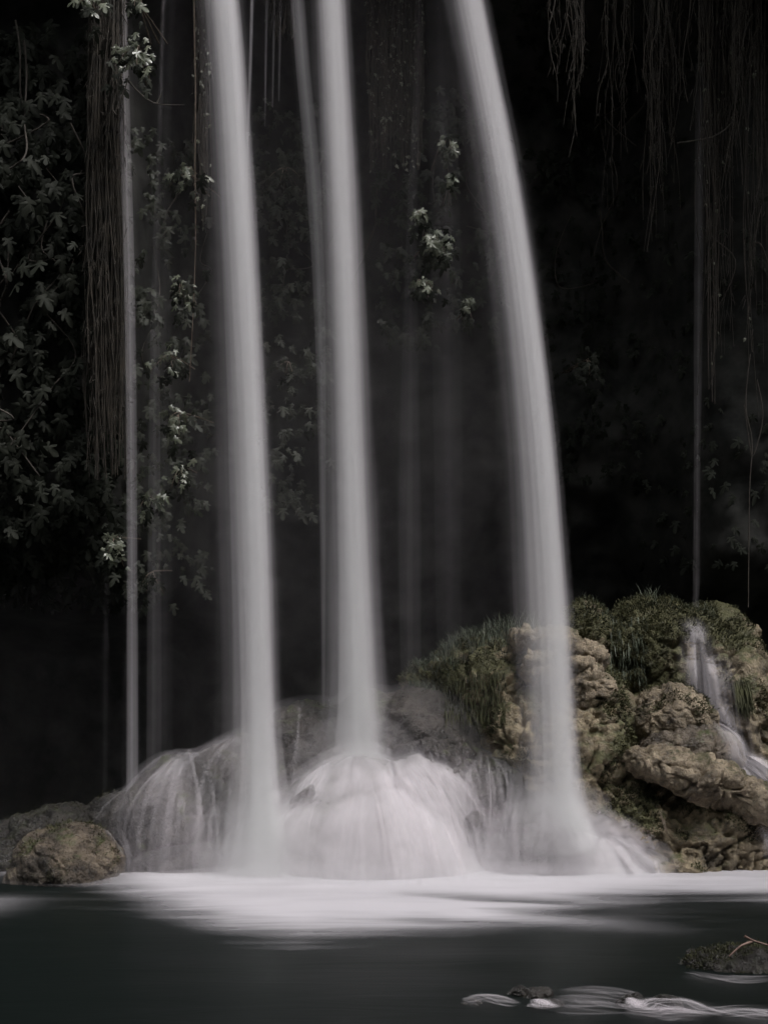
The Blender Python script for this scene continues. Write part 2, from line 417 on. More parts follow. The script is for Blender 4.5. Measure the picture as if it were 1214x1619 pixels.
blend('ridge', 'mossy_ridge', [(110, 1350, 15.1, 110, 80, 0.6, 6), (190, 1330, 15.1, 60, 75, 0.5, 0), (30, 1360, 15.2, 70, 60, 0.5, 0), (20, 1365, 14.4, 45, 30, 0.35, 0)],
      'stream', 'dim low mossy ridge behind the left waterside boulder', 'rock', seed=7, a1=0.1, a2=0.09, knob=0.05)
rock('leftb', 'waterside_boulder', 112, 1368, 13.75, 82, 66, 0.50, 'leftrock', 'speckled brown boulder at the left water edge', seed=9, sub=7, a1=0.22, a2=0.035, a3=0.02, knob=0.02, crack=0.015)
rock('leftb2', 'small_rock', 50, 1388, 13.62, 34, 24, 0.22, 'leftrock', 'small rough rock at the left end of the waterside boulder', seed=10, sub=6, a1=0.25, knob=0.03)
# right mound
blend('mound', 'rock_mound', [(905, 1240, 15.3, 120, 215, 1.15, 0), (775, 1150, 15.6, 128, 155, 0.8, 0), (830, 1240, 15.1, 90, 150, 0.8, 0), (690, 1130, 15.7, 60, 75, 0.5, 0),
      (1045, 1070, 15.8, 118, 130, 0.9, 0), (925, 1010, 15.6, 44, 62, 0.5, 0), (1125, 1030, 15.9, 70, 80, 0.6, 0), (1145, 1130, 15.4, 85, 140, 0.7, -16), (1205, 1150, 15.5, 55, 110, 0.5, -14),
      (1130, 1350, 14.35, 120, 88, 0.6, 0), (990, 1315, 14.5, 92, 88, 0.6, 0), (1215, 1335, 14.3, 66, 80, 0.5, 0), (1060, 1240, 15.0, 120, 90, 0.7, 10), (1180, 1260, 14.9, 75, 60, 0.6, 0), (1080, 1385, 13.9, 60, 28, 0.3, 0)],
      'mound', 'large brown rock mound on the right, mossy on top', 'rock mound', voxel=0.024, its=30, seed=15, a1=0.18, a2=0.065, a3=0.036, knob=0.012, pit=0.035, crack=0.085, strata=0.022,
      mossy=[(1040, 975, 15, 95, 1.3), (930, 985, 15.2, 50, 1.2), (1000, 1050, 15, 62, 1.2), (1140, 985, 15.2, 60, 1.2), (765, 1010, 15, 80, 1.0), (700, 1070, 15.2, 60, 1.0), (1000, 1275, 14, 38, 1.0), (760, 1110, 14.9, 60, 0.6), (985, 1170, 14.6, 40, 0.9), (1180, 1100, 15, 30, 0.8)])
rock('bump', 'knobbly_rock', 1062, 1140, 14.8, 58, 58, 0.42, 'slab', 'knobbly pale rock left of the small right cascade', seed=20, sub=7, a1=0.28, a2=0.06, a3=0.03, knob=0.03)
rock('bumpw', 'wet_brown_rock', 1090, 1192, 14.55, 75, 44, 0.40, 'wetbrown', 'glistening wet brown rock between pale slab and small cascade', seed=21, sub=6, a1=0.2, a2=0.07, knob=0.04)
blend('slab', 'pale_slab', [(1050, 1212, 14.25, 62, 30, 0.36, 14), (1120, 1238, 14.15, 75, 32, 0.4, 18), (1190, 1265, 14.1, 60, 28, 0.4, 24)], 'slab', 'long pale rough slab sloping down to the right', 'slab', voxel=0.014, its=10, seed=22, a1=0.10, a2=0.12, a3=0.03, knob=0.03, pit=0.05)
# ledge stones, thin strata near the right fall
for i, (px, py, rx, rz, d, rot) in enumerate([(862, 1014, 48, 12, 15.12, 6), (872, 1040, 44, 9, 15.0, -5), (916, 1031, 34, 8, 14.82, 18), (910, 1050, 30, 6, 14.78, 7), (926, 1086, 24, 30, 14.78, 48), (862, 1066, 40, 8, 15.0, 3)]):
    rock('ledge%d' % i, 'ledge_stone', px, py, d, rx, rz, 0.38, 'slab',
         ['pale ledge stone behind the right thick fall, topmost layer', 'pale ledge stone behind the right thick fall, second layer', 'pale flat ledge stone right of the right fall, upper',
          'pale flat ledge stone right of the right fall, lower', 'steep pale ledge stone below the two flat ones, right of the fall', 'low ledge stone behind the right thick fall, bottom layer'][i],
         'stone', 'ledge stones beside the right fall', rot=(0, math.radians(rot), 0), seed=31 + i, sub=6, a1=0.6, a2=0.05, a3=0.04, pw=5.0, knob=0.02, crack=0.03, f1=1.7)
# foreground stones in the outflow
rock('fore', 'mossy_rock', 1172, 1540, 9.75, 98, 36, 0.32, 'stream', 'dark mossy rock standing in the near water at right', seed=40, sub=6, a1=0.2, a2=0.05, knob=0.03)
for i, (px, py, d, rx, rz) in enumerate([(868, 1592, 8.55, 26, 22), (1000, 1590, 8.5, 24, 24), (1052, 1588, 8.45, 26, 20), (745, 1592, 8.6, 30, 12), (838, 1572, 8.8, 34, 16)]):
    rock('peb%d' % i, 'stream_stone', px, py, d, rx, rz * 0.6, 0.09, 'stream',
         ['small dark stone with a white lip of water, second from left in the front riffle', 'small stone with a white splash on its left side, front riffle', 'small stone inside the white arc of water, front riffle',
          'leftmost low stone of the front riffle', 'dark stone just above the front riffle'][i], 'stone', 'stones in the front riffle', seed=45 + i, sub=5, a1=0.25, a2=0.02)

rock_bvh = BVHTree.FromPolygons(np.concatenate(ROCKS_V).tolist(), np.concatenate(ROCKS_F).tolist())

# ------------------------------------------------------------------ strips of water, roots and blades
def strips(name, lines, mat, prof=(0, .55, 1, .55, 0)):
    """lines: list of (points (n,3), width vectors (n,3), alpha (n,)); one soft-edged strip each"""
    prof = np.array(prof); k = len(prof); off = np.linspace(-1, 1, k)
    VV, FF, AA, nv = [], [], [], 0
    for p, w, a in lines:
        n = len(p)
        v = (p[:, None, :] + w[:, None, :] * off[None, :, None]).reshape(-1, 3)
        VV.append(v); AA.append((a[:, None] * prof[None, :]).ravel()); FF.append(grid(k, n) + nv); nv += n * k
    me = mesh_np(name, np.concatenate(VV), np.concatenate(FF), mat)
    attr(me, 'a', np.concatenate(AA)); return me

def resample(ctrl, n):
    """smooth curve through control rows (m,k)"""
    ctrl = np.asarray(ctrl, float); m = len(ctrl); t = np.linspace(0, m - 1, n); i = np.minimum(t.astype(int), m - 2); f = (t - i)[:, None]
    p0 = ctrl[np.maximum(i - 1, 0)]; p1 = ctrl[i]; p2 = ctrl[i + 1]; p3 = ctrl[np.minimum(i + 2, m - 1)]
    return 0.5 * ((2 * p1) + (-p0 + p2) * f + (2 * p0 - 5 * p1 + 4 * p2 - p3) * f ** 2 + (-p0 + 3 * p1 - 3 * p2 + p3) * f ** 3)

def vtube(name, path, mat, parent=None, seg=28, rag=0.0, seed=0):
    """closed column of water: path rows x,y,z,rx,ry"""
    n = len(path); th = np.linspace(0, 2 * PI, seg, endpoint=False)
    Q = np.stack([np.tile(np.cos(th) * 2.3, n), np.tile(np.sin(th) * 2.3, n), np.repeat(path[:, 2] * 0.16, seg)], 1) + seed * 5.1
    rg = 1 + rag * fbm(Q, 3, 62, 0.7).reshape(n, seg)          # strands fray the edge
    V = np.stack([path[:, 0][:, None] + path[:, 3][:, None] * rg * np.cos(th), path[:, 1][:, None] + path[:, 4][:, None] * rg * np.sin(th), np.repeat(path[:, 2][:, None], seg, 1)], -1).reshape(-1, 3)
    i = np.arange(n * seg).reshape(n, seg)
    Fq = np.stack([i[:-1], np.roll(i, -1, 1)[:-1], np.roll(i, -1, 1)[1:], i[1:]], -1).reshape(-1, 4)
    me = bpy.data.meshes.new(name)
    me.from_pydata(V.tolist(), [], Fq[:, ::-1].tolist() + [i[0].tolist(), i[-1][::-1].tolist()]); me.update()
    import bmesh
    bm = bmesh.new(); bm.from_mesh(me); bmesh.ops.recalc_face_normals(bm, faces=bm.faces); bm.to_mesh(me); bm.free()
    me.polygons.foreach_set('use_smooth', [True] * len(me.polygons))
    me.materials.append(mat)
    if parent is not None:
        me.transform(Matrix.Translation(-parent.location))
    return obj(name, me, None, parent)

def fall(name, label, ctrl, halo, core, amp, nstr, _, group, salpha=0.16, swidth=(0.02, 0.05), seed=0):
    """ctrl rows: px, py, d, half width px; halo: width factors down the fall, core: lean of the soft edge, amp: optical depth"""
    r = np.random.default_rng(200 + seed)
    rows = []
    for px, py, d, hw in ctrl:
        w = W(px, py, d); rows.append((w.x, w.y, w.z, hw * d / F))
    P = resample(rows, 40)
    root = thing(name, (P[-1, 0], P[-1, 1], P[-1, 2]), label, 'waterfall', group)
    # nested columns, each adding a little density, so that the stream thins out softly towards its edge
    wid, shift, od, layers = halo, core, amp, (8 if nstr > 9 else 3)
    Rr = np.linspace(1.7, 0.25, layers); mid = (Rr[:-1] + Rr[1:]) / 2; g = np.exp(-(mid / 0.66) ** 2); g = np.append(g, 1.0)
    inc = np.diff(np.concatenate([[0], g]))
    sc_ = od / (2 * (inc * Rr).sum() * P[:, 3].mean())
    sft = np.interp(Rr, [0.2, 1.55], [-shift, shift])
    ff = np.interp(np.linspace(0, 1, 40), np.linspace(0, 1, len(wid)), wid)
    for k in range(layers):
        path = np.stack([P[:, 0] + sft[k] * P[:, 3], P[:, 1], P[:, 2], P[:, 3] * ff * Rr[k], P[:, 3] * ff * Rr[k] * 0.8], 1)
        vtube('water_column', path, vol_mat(name + '_column', inc[k] * sc_), root, rag=0.55, seed=seed + k * 3.3)
    lines = []
    for k in range(nstr):
        ox, oy = np.clip(r.normal(0, 0.3, 2), -0.6, 0.6); yaw = r.uniform(-0.9, 0.9)
        hw = r.uniform(*swidth)
        ph = r.uniform(0, 6.28, 2); s = np.linspace(0, 1, 40)
        wob = 0.10 * np.sin(s * r.uniform(2, 6) + ph[0])
        x = P[:, 0] + (ox + wob) * P[:, 3]; y = P[:, 1] + oy * P[:, 3] * 0.7
        w = np.stack([np.full(40, math.cos(yaw) * hw), np.full(40, math.sin(yaw) * hw), np.zeros(40)], 1) * (0.7 + 0.6 * s)[:, None]
        a = salpha * r.uniform(0.3, 1.0) * (0.5 + 0.5 * np.sin(s * r.uniform(1, 7) + ph[1])) * (1 - 0.35 * s)
        lines.append((np.stack([x, y, P[:, 2]], 1) - np.array(root.location), w, a))
    o = obj('water_strands', strips('water_strands', lines, M['flow']), None, root); tag(o, kind='stuff')
    return root

fall('waterfall', 'thick white fall on the left, straight down into the pool',
     [(343, -90, 14.3, 25), (360, 60, 14.1, 26), (381, 400, 13.85, 28), (398, 800, 13.7, 31), (408, 1200, 13.6, 35), (411, 1400, 13.6, 62)], (1, 1, 1.1), -0.3, 2.5, 14, 1, 'thick falls', seed=1)
fall('waterfall', 'thick white fall in the middle, landing on the rounded dome',
     [(520, -90, 15.2, 23), (527, 60, 15.0, 24), (543, 400, 14.75, 26), (556, 800, 14.6, 29), (564, 1100, 14.5, 35), (566, 1240, 14.5, 50)], (1, 1, 1.2), -0.08, 2.45, 14, 1, 'thick falls', seed=2)
fall('waterfall', 'thick white fall on the right, arching down onto the brown mound',
     [(722, -110, 15.1, 25), (755, 60, 14.8, 25), (805, 330, 14.35, 28), (844, 640, 14.1, 31), (867, 950, 13.95, 35), (880, 1220, 13.8, 40), (886, 1345, 13.8, 72)], (1, 1, 1.0), -0.45, 2.4, 14, 1, 'thick falls', seed=3)
# thin falls
def thin(label, ctrl, dens, nstr=6, salpha=0.10, seed=0, wide=1.7, sw=(0.006, 0.02)):
    return fall('thin_waterfall', label, ctrl, (1.0, 0.85, 0.5), 0.0, dens * 0.3, min(nstr, 4), 1, 'thin falls', salpha, sw, seed)
thin('thin fall at the left beside the dark root column', [(192, -60, 14.5, 9), (198, 200, 14.4, 10), (206, 500, 14.3, 10), (209, 900, 14.25, 12), (209, 1290, 14.2, 20)], 2.0, 8, 0.05, 11, sw=(0.015, 0.04))
thin('thin bright thread of water left of the left thick fall', [(262, -60, 15.0, 6), (257, 60, 14.95, 5), (252, 250, 14.9, 6), (246, 480, 14.9, 10), (244, 800, 14.9, 18), (243, 1300, 14.9, 26)], 0.42, 6, 0.06, 12, sw=(0.005, 0.012))
thin('faint thread of water just right of the bright left thread', [(276, -60, 15.1, 6), (270, 100, 15.05, 6), (262, 300, 15.0, 10), (262, 700, 15.0, 20), (262, 1290, 15.0, 26)], 0.14, 4, 0.03, 13)
thin('soft slanting fall close left of the middle thick fall', [(466, -60, 15.3, 11), (479, 100, 15.2, 11), (497, 300, 15.1, 13), (508, 600, 15.05, 12), (512, 1190, 15.0, 5)], 2.0, 8, 0.06, 14)
thin('faint pair of threads in the gap right of the middle fall', [(664, -60, 15.6, 8), (660, 120, 15.6, 8), (650, 400, 15.5, 12), (648, 800, 15.4, 28), (650, 1160, 15.4, 34)], 0.30, 5, 0.17, 15, sw=(0.005, 0.012))
thin('faint veil of drops left of the right thick fall', [(690, -60, 15.5, 22), (698, 150, 15.4, 26), (705, 500, 15.3, 36), (712, 1120, 15.2, 40)], 0.22, 4, 0.03, 16)
thin('faint fall at the far right above the small cascade', [(1106, 100, 15.7, 8), (1104, 400, 15.6, 9), (1102, 700, 15.5, 8), (1100, 960, 15.4, 10)], 0.6, 6, 0.07, 17, sw=(0.005, 0.015))
thin('very faint curtain at the far left of the falls', [(176, 650, 15.4, 3), (172, 800, 15.4, 3), (168, 1000, 15.4, 6), (166, 1330, 15.4, 8)], 0.15, 4, 0.02, 18, sw=(0.004, 0.008))
thin('thin thread along the right side of the left thick fall', [(400, -60, 14.6, 3), (396, 100, 14.6, 3), (392, 220, 14.55, 3), (390, 330, 14.5, 3)], 1.2, 4, 0.12, 19, sw=(0.004, 0.008))
for i, (px, y1) in enumerate([(421, 200), (433, 170), (443, 160)]):
    thin(['leftmost', 'middle', 'rightmost'][i] + ' of three short threads under the brown root clump at the top', [(px + 2, -40, 15.4, 2.5), (px, 60, 15.4, 2.5), (px - 2, y1, 15.4, 2.5)], 0.7, 3, 0.09, 20 + i, sw=(0.004, 0.008))

# ------------------------------------------------------------------ water running over the rocks
def relax(V, Fc, its):
    k = Fc.shape[1]; E = np.concatenate([Fc[:, [i, (i + 1) % k]] for i in range(k)]); E = np.unique(np.sort(E, 1), axis=0)
    a_, b_ = np.concatenate([E[:, 0], E[:, 1]]), np.concatenate([E[:, 1], E[:, 0]]); n = len(V); cnt = np.maximum(np.bincount(a_, minlength=n), 1)
    for _ in range(its):
        V = 0.35 * V + 0.65 * np.stack([np.bincount(a_, V[b_, c], n) / cnt for c in range(3)], 1)
    return V

RELAX = {k: relax(rocks[k][1], rocks[k][2], 60) for k in ('dome', 'lump', 'wetmass', 'foot3', 'mound', 'leftb', 'bumpw', 'slab')}
_V, _F, _n = [], [], 0
for k in RELAX:
    f_ = rocks[k][2]
    if f_.shape[1] == 4: f_ = np.concatenate([f_[:, [0, 1, 2]], f_[:, [0, 2, 3]]])
    _V.append(RELAX[k]); _F.append(f_ + _n); _n += len(RELAX[k])
flow_bvh = BVHTree.FromPolygons(np.concatenate(_V).tolist(), np.concatenate(_F).tolist())
def trace(p, v, steps=70, dt=0.03, clear=0.018, fric=0.96, vmax=2.2):
    pts, nrm = [p.copy()], []
    for s in range(steps):
        v = v + Vector((0, 0, -9.8)) * dt
        q = p + v * dt
        hit = flow_bvh.find_nearest(q, 0.5)
        nn = Vector((0, -1, 0.15))
        if hit[0] is not None:
            loc, no, idx, dist = hit
            sd = (q - loc).dot(no)
            if sd < clear and dist < 0.4:
                q = loc + no * clear
                vn = v.dot(no)
                if vn < 0: v = v - no * vn
                v = v * fric
            nn = no if dist < 0.15 else (no + nn).normalized()
        if v.length > vmax: v = v * (vmax / v.length)
        if (q - p).length > 0.006:
            pts.append(q.copy()); nrm.append(nn)
        p = q
        if p.z < 0.0: break
    if len(pts) < 5: return None
    nrm.append(nrm[-1])
    return np.array([x[:] for x in pts]), np.array([x[:] for x in nrm])

def smooth(a, k=3):
    for _ in range(k):
        a = np.concatenate([a[:1], (a[:-2] + 2 * a[1:-1] + a[2:]) / 4, a[-1:]])
    return a

def blur3(G, k=1):
    for ax in range(3):
        for _ in range(k):
            G = 0.25 * np.roll(G, 1, ax) + 0.5 * G + 0.25 * np.roll(G, -1, ax)
    return G

def cascade(label, starts, keys, gain=1.0, lift=0.02, cell=0.02, blurk=1, group=None, amax=0.93, every=2, salpha=(0.05, 0.22), swid=(0.014, 0.045), g2w=1.6):
    """white water clinging to the rock: opacity grows with the number of flow lines that pass"""
    L_ = []
    for p, v, mul in starts:
        t = trace(p, v)
        if t is None: continue
        P = smooth(t[0], 3); m_ = len(P)
        Q = resample(P, m_ * 2); w = mul * sstep(0, 0.1, np.linspace(0, 1, len(Q)))
        L_.append(np.concatenate([Q, w[:, None]], 1))
    A = np.concatenate(L_); rs = random.Random(len(L_)); lines = []
    for Q in L_[::every]:
        P = Q[::2, :3]; T = np.gradient(P, axis=0)
        if len(P) < 6: continue
        out_ = np.array([h_[1][:] if h_[0] is not None else (0, -1, 0.2) for h_ in (flow_bvh.find_nearest(Vector(p_)) for p_ in P)])
        w = np.cross(T, smooth(out_, 6)); w /= np.maximum(np.linalg.norm(w, axis=1), 1e-6)[:, None]; w = smooth(w, 4); s_ = np.linspace(0, 1, len(P))
        a_ = rs.uniform(*salpha) * min(1.3, Q[:, 3].max()) * sstep(0, 0.25, s_) * (0.6 + 0.4 * np.sin(s_ * rs.uniform(2, 6) + rs.uniform(0, 6))) * sstep(1.05, 0.7, s_)
        lines.append((P + smooth(out_, 6) * (lift + 0.01 + 0.02 * rs.random()), w * (rs.uniform(*swid) * (0.6 + 1.1 * s_))[:, None], a_))
    lo = A[:, :3].min(0) - 0.15; hi = A[:, :3].max(0) + 0.15
    shp = np.ceil((hi - lo) / cell).astype(int) + 1
    G = np.zeros(shp); I = ((A[:, :3] - lo) / cell).astype(int)
    np.add.at(G, (I[:, 0], I[:, 1], I[:, 2]), A[:, 3])
    G1 = blur3(G, blurk); G2 = blur3(G1, 6)
    VV, FF, AA, nv = [], [], [], 0
    for key in keys:
        o, V, Fc, Nn = rocks[key]
        nn = Nn; Vl = RELAX[key] + nn * lift
        x = (V - lo) / cell; ok = np.all((x > 1) & (x < shp - 2), axis=1)
        a = np.zeros(len(V)); xi = x[ok]; i0 = np.floor(xi).astype(int); f = xi - i0
        for g, wt in ((G1, 0.7), (G2, g2w)):
            s_ = 0
            for dx in (0, 1):
                for dy in (0, 1):
                    for dz in (0, 1):
                        w = (f[:, 0] if dx else 1 - f[:, 0]) * (f[:, 1] if dy else 1 - f[:, 1]) * (f[:, 2] if dz else 1 - f[:, 2])
                        s_ = s_ + w * g[i0[:, 0] + dx, i0[:, 1] + dy, i0[:, 2] + dz]
            a[ok] += wt * s_
        a = amax * (1 - np.exp(-gain * a))
        keep = (a[Fc] > 0.01).any(1); Fk = Fc[keep]
        if Fk.shape[1] == 4: Fk = np.concatenate([Fk[:, [0, 1, 2]], Fk[:, [0, 2, 3]]])
        par = np.arange(len(V))
        def find(x_):
            while par[x_] != x_: par[x_] = par[par[x_]]; x_ = par[x_]
            return x_
        for f0, f1, f2 in Fk.tolist():
            a0, a1_, a2_ = find(f0), find(f1), find(f2); par[a1_] = a0; par[find(a2_)] = a0
        lab = np.array([find(x_) for x_ in Fk[:, 0].tolist()]); vals, cn = np.unique(lab, return_counts=True)
        Fk = Fk[lab == vals[cn.argmax()]]
        used = np.unique(Fk); mp = np.full(len(V), -1); mp[used] = np.arange(len(used))
        VV.append(Vl[used]); AA.append(a[used]); FF.append(mp[Fk] + nv); nv += len(used)
    V = np.concatenate(VV); loc = V.mean(0)
    me = mesh_np('rock_cascade', V - loc, np.concatenate(FF), M['flow']); attr(me, 'a', np.concatenate(AA))
    for k_ in range(len(lines)): lines[k_] = (lines[k_][0] - loc, lines[k_][1], lines[k_][2])
    o = tag(obj('rock_cascade', me, None, None, Vector(loc)), label, 'cascade', group)
    tag(obj('water_strands', strips('water_strands', lines, M['flow']), None, o), kind='stuff')
    return o

def around(px, py, d, sx, sy, sz, n, vel, sp, seed, mul=1.0):
    r = random.Random(seed); c = W(px, py, d); out = []
    for _ in range(n):
        p = c + Vector((r.gauss(0, sx), r.gauss(0, sy), r.gauss(0, sz)))
        v = Vector(vel) + Vector((r.gauss(0, sp), r.gauss(0, sp), 0))
        out.append((p, v, mul * r.uniform(0.5, 1.2)))
    return out

def seeds(pxs, pys, n, vel, sp, seed, mul=1.0, ctr=None, rad=0.0):
    """start points on the rock where water lands, spread over a patch"""
    r = random.Random(seed); out = []; o = Vector((0, 0, CAMZ))
    for _ in range(n):
        t = r.random(); px = pxs[0] + (pxs[1] - pxs[0]) * t + r.gauss(0, pxs[2]); py = pys[0] + (pys[1] - pys[0]) * t + r.gauss(0, pys[2])
        h = flow_bvh.ray_cast(o, (W(px, py, 10) - o).normalized())
        if h[0] is None or h[0].y > 17: continue
        v = Vector(vel) + Vector((r.gauss(0, sp), r.gauss(0, sp), 0))
        if ctr is not None:
            d = h[0] - ctr; d.z = 0; v += d * rad
        rv = pn(np.array([[h[0].x * 9, h[0].y * 9, seed * 1.3]]), 95)[0]          # the water gathers in rivulets
        out.append((h[0] + h[1] * 0.02, v, mul * (0.25 + 2.2 * max(0, rv + 0.15)) * r.uniform(0.6, 1.2)))
    return out
WET = ['dome', 'wetmass', 'lump', 'foot3']
dc = W(575, 1200, 14.5)
st = seeds((480, 690, 22), (1225, 1225, 16), 800, (0.05, -0.4, 0), 0.18, 1, 1.0, dc, 1.6) + seeds((660, 720, 10), (1165, 1190, 8), 120, (0.3, -0.3, 0), 0.3, 2, 0.7) + seeds((460, 740, 30), (1300, 1300, 30), 300, (0.0, -0.4, 0), 0.1, 3, 0.5, dc, 1.6)
cascade('silky white water fanning over the rounded dome below the middle fall', st, ['dome'], 1.3, 0.05, every=3)
st = seeds((270, 400, 14), (1215, 1150, 10), 330, (-0.4, -0.5, 0), 0.3, 4, 0.8) + seeds((230, 430, 20), (1300, 1260, 22), 260, (-0.1, -0.5, 0), 0.2, 5, 0.7)
st += seeds((440, 540, 12), (1120, 1105, 8), 40, (0, -0.5, 0), 0.25, 6, 0.5) + seeds((590, 740, 10), (1085, 1090, 6), 36, (0.05, -0.4, 0), 0.15, 7, 0.5) + seeds((720, 830, 14), (1185, 1240, 10), 330, (0.2, -0.4, 0), 0.2, 8, 0.8)
st += seeds((190, 240, 10), (1275, 1250, 8), 70, (0.1, -0.4, 0), 0.2, 9, 0.5) + seeds((780, 880, 14), (1290, 1280, 12), 260, (0, -0.4, 0), 0.25, 10, 0.9)
cascade('thin silky streams over the dark wet rocks left and right of the dome', st, ['wetmass'], 0.30, 0.06, g2w=0.9, salpha=(0.06, 0.30), swid=(0.012, 0.04))
st = seeds((850, 940, 14), (1305, 1300, 10), 420, (0.3, -0.4, 0), 0.4, 11) + seeds((900, 1000, 14), (1295, 1335, 12), 420, (0.6, -0.3, 0.0), 0.2, 12)
cascade('white spray sliding right off the foot of the right thick fall', st, ['foot3', 'mound'], 1.4, 0.05, swid=(0.025, 0.07), every=3)
st = seeds((1090, 1098, 4), (985, 1010, 4), 70, (0.1, -0.3, 0), 0.06, 13) + seeds((1098, 1125, 14), (1020, 1080, 10), 160, (0.15, -0.2, 0), 0.06, 14, 0.8) + seeds((1110, 1155, 14), (1080, 1160, 10), 160, (0.25, -0.2, 0), 0.06, 15, 0.7) + seeds((1150, 1195, 7), (1160, 1212, 6), 90, (0.3, -0.2, 0), 0.06, 16, 0.8)
cascade('small white cascade running down the brown rock at far right', st, ['mound', 'bumpw'], 0.8, 0.065, blurk=4, swid=(0.015, 0.045), salpha=(0.05, 0.2), every=1)
st = around(178, 1310, 13.85, 0.04, 0.06, 0.01, 50, (0.2, -0.2, 0), 0.12, 12, 0.5)
cascade('faint film of water over the right side of the left waterside boulder', st, ['leftb'], 0.22, 0.01)

# dark edges of rock that part the water
OUT = [(737, 1322, 12, 40, -24, 'dark ridge of rock halfway down the right side of the dome'), (757, 1368, 10, 30, -12, 'dark foot of the ridge at the lower right of the dome'),
       (492, 1262, 26, 14, 20, 'dark wet outcrop at the upper left of the dome'), (345, 1330, 12, 34, 8, 'dark rock edge low in the streams close to the left fall')]
for i, (px, py, rx, rz, tl, lab) in enumerate(OUT):
    h = flow_bvh.ray_cast(Vector((0, 0, CAMZ)), (W(px, py, 10) - Vector((0, 0, CAMZ))).normalized())
    if h[0] is not None:
        rock('out%d' % i, 'wet_outcrop', px, py, h[0].y + 0.03, rx * 1.25, rz * 1.25, 0.10, 'wet', lab, 'rock', 'rock edges in the cascade', rot=(0.25, math.radians(-tl), 0), seed=62 + i + (i > 2) * 2, sub=5, a1=0.5, a2=0.02, a3=0.008, crack=0.01)

# spray clinging to the rocks the water breaks on
for key, shells in (('dome', ((0.17, 0.9), (0.09, 2.2))), ('foot3', ((0.18, 1.0), (0.10, 2.4))), ('wetmass', ((0.11, 0.25),))):
    o, V, Fc, Nn = rocks[key]
    for off_, dn_ in shells:
        nv_ = 1 + 0.5 * fbm(V * 1.8, 2, 63)
        me = mesh_np('mist', RELAX[key] + Nn * (off_ * nv_)[:, None] - np.array(o.location), Fc, vol_mat('spray_mist', dn_))
        tag(obj('mist', me, None, None, o.location), 'pale spray clinging to the wet rocks under the falls', 'mist', kind='stuff')

# ------------------------------------------------------------------ foam lying on the pool
nx, ny = 420, 260
xs, ys = np.linspace(-5.2, 5.2, nx), np.linspace(7.6, 14.6, ny)
X, Y = np.meshgrid(xs, ys); X, Y = X.ravel(), Y.ravel()
front_x = np.array([-5.2, -3.0, -2.5, -1.9, -1.2, -0.65, -0.1, 0.6, 1.2, 1.9, 2.6, 3.4, 5.2])
front_y = np.array([14.2, 13.4, 12.75, 11.6, 10.75, 10.45, 10.65, 11.0, 11.45, 12.25, 12.6, 12.4, 12.3])
fy = np.interp(X, front_x, front_y)
Pn = np.stack([X * 0.9, Y * 2.0, X * 0], 1)
fy = fy + 0.12 * fbm(Pn, 3, 70) + 0.55 * fbm(Pn * np.array([0.45, 1.5, 1]), 4, 74)
soft = np.interp(X, [-5, -2, 0, 1.2, 2.5, 5], [2.2, 1.9, 1.3, 1.4, 0.9, 0.7])
a = sstep(0, 1, (Y - fy + 0.35) / soft)
# a paler band between the base foam and the outer tongue, right half
band = np.exp(-((Y - (12.35 - 0.28 * (X - 0.6))) / 0.16) ** 2) * sstep(-0.2, 0.8, X) * sstep(2.4, 1.4, X)
a = a * (1 - 0.65 * band)
tong = np.exp(-((Y - (11.5 - 0.33 * (X - 0.8))) / 0.28) ** 2) * sstep(0.2, 0.9, X) * sstep(2.6, 1.0, X)
a = np.clip(a + 0.55 * tong, 0, 1)
a = a * (0.92 + 0.30 * fbm(np.stack([X * 0.55 + 9, Y * 1.9, X * 0], 1), 3, 72))
a = np.clip(a, 0, 1)
# hint of foam on the left edge and threads in the front riffle
a = np.clip(a + 0.35 * np.exp(-((X + 3.45) / 0.35) ** 2 - ((Y - 12.1) / 0.35) ** 2), 0, 1)
Pn2 = np.stack([X * 0.7 + 3, Y * 3.2, X * 0], 1)
a = np.clip(a + 0.08 * np.clip(fbm(Pn2, 4, 78), 0, 1) * sstep(10.2, 12.0, Y), 0, 1)
Zf = 0.026 + 0.05 * a * sstep(11.2, 12.8, Y) + 0.016 * fbm(np.stack([X * .5, Y * 1.3, X * 0], 1), 3, 40)
me = mesh_np('foam', np.stack([X, Y, Zf], 1), grid(nx, ny), M['foam']); attr(me, 'a', a * 0.97)
tag(obj('foam', me), 'white silky foam spreading over the pool below the falls', 'foam', kind='stuff')

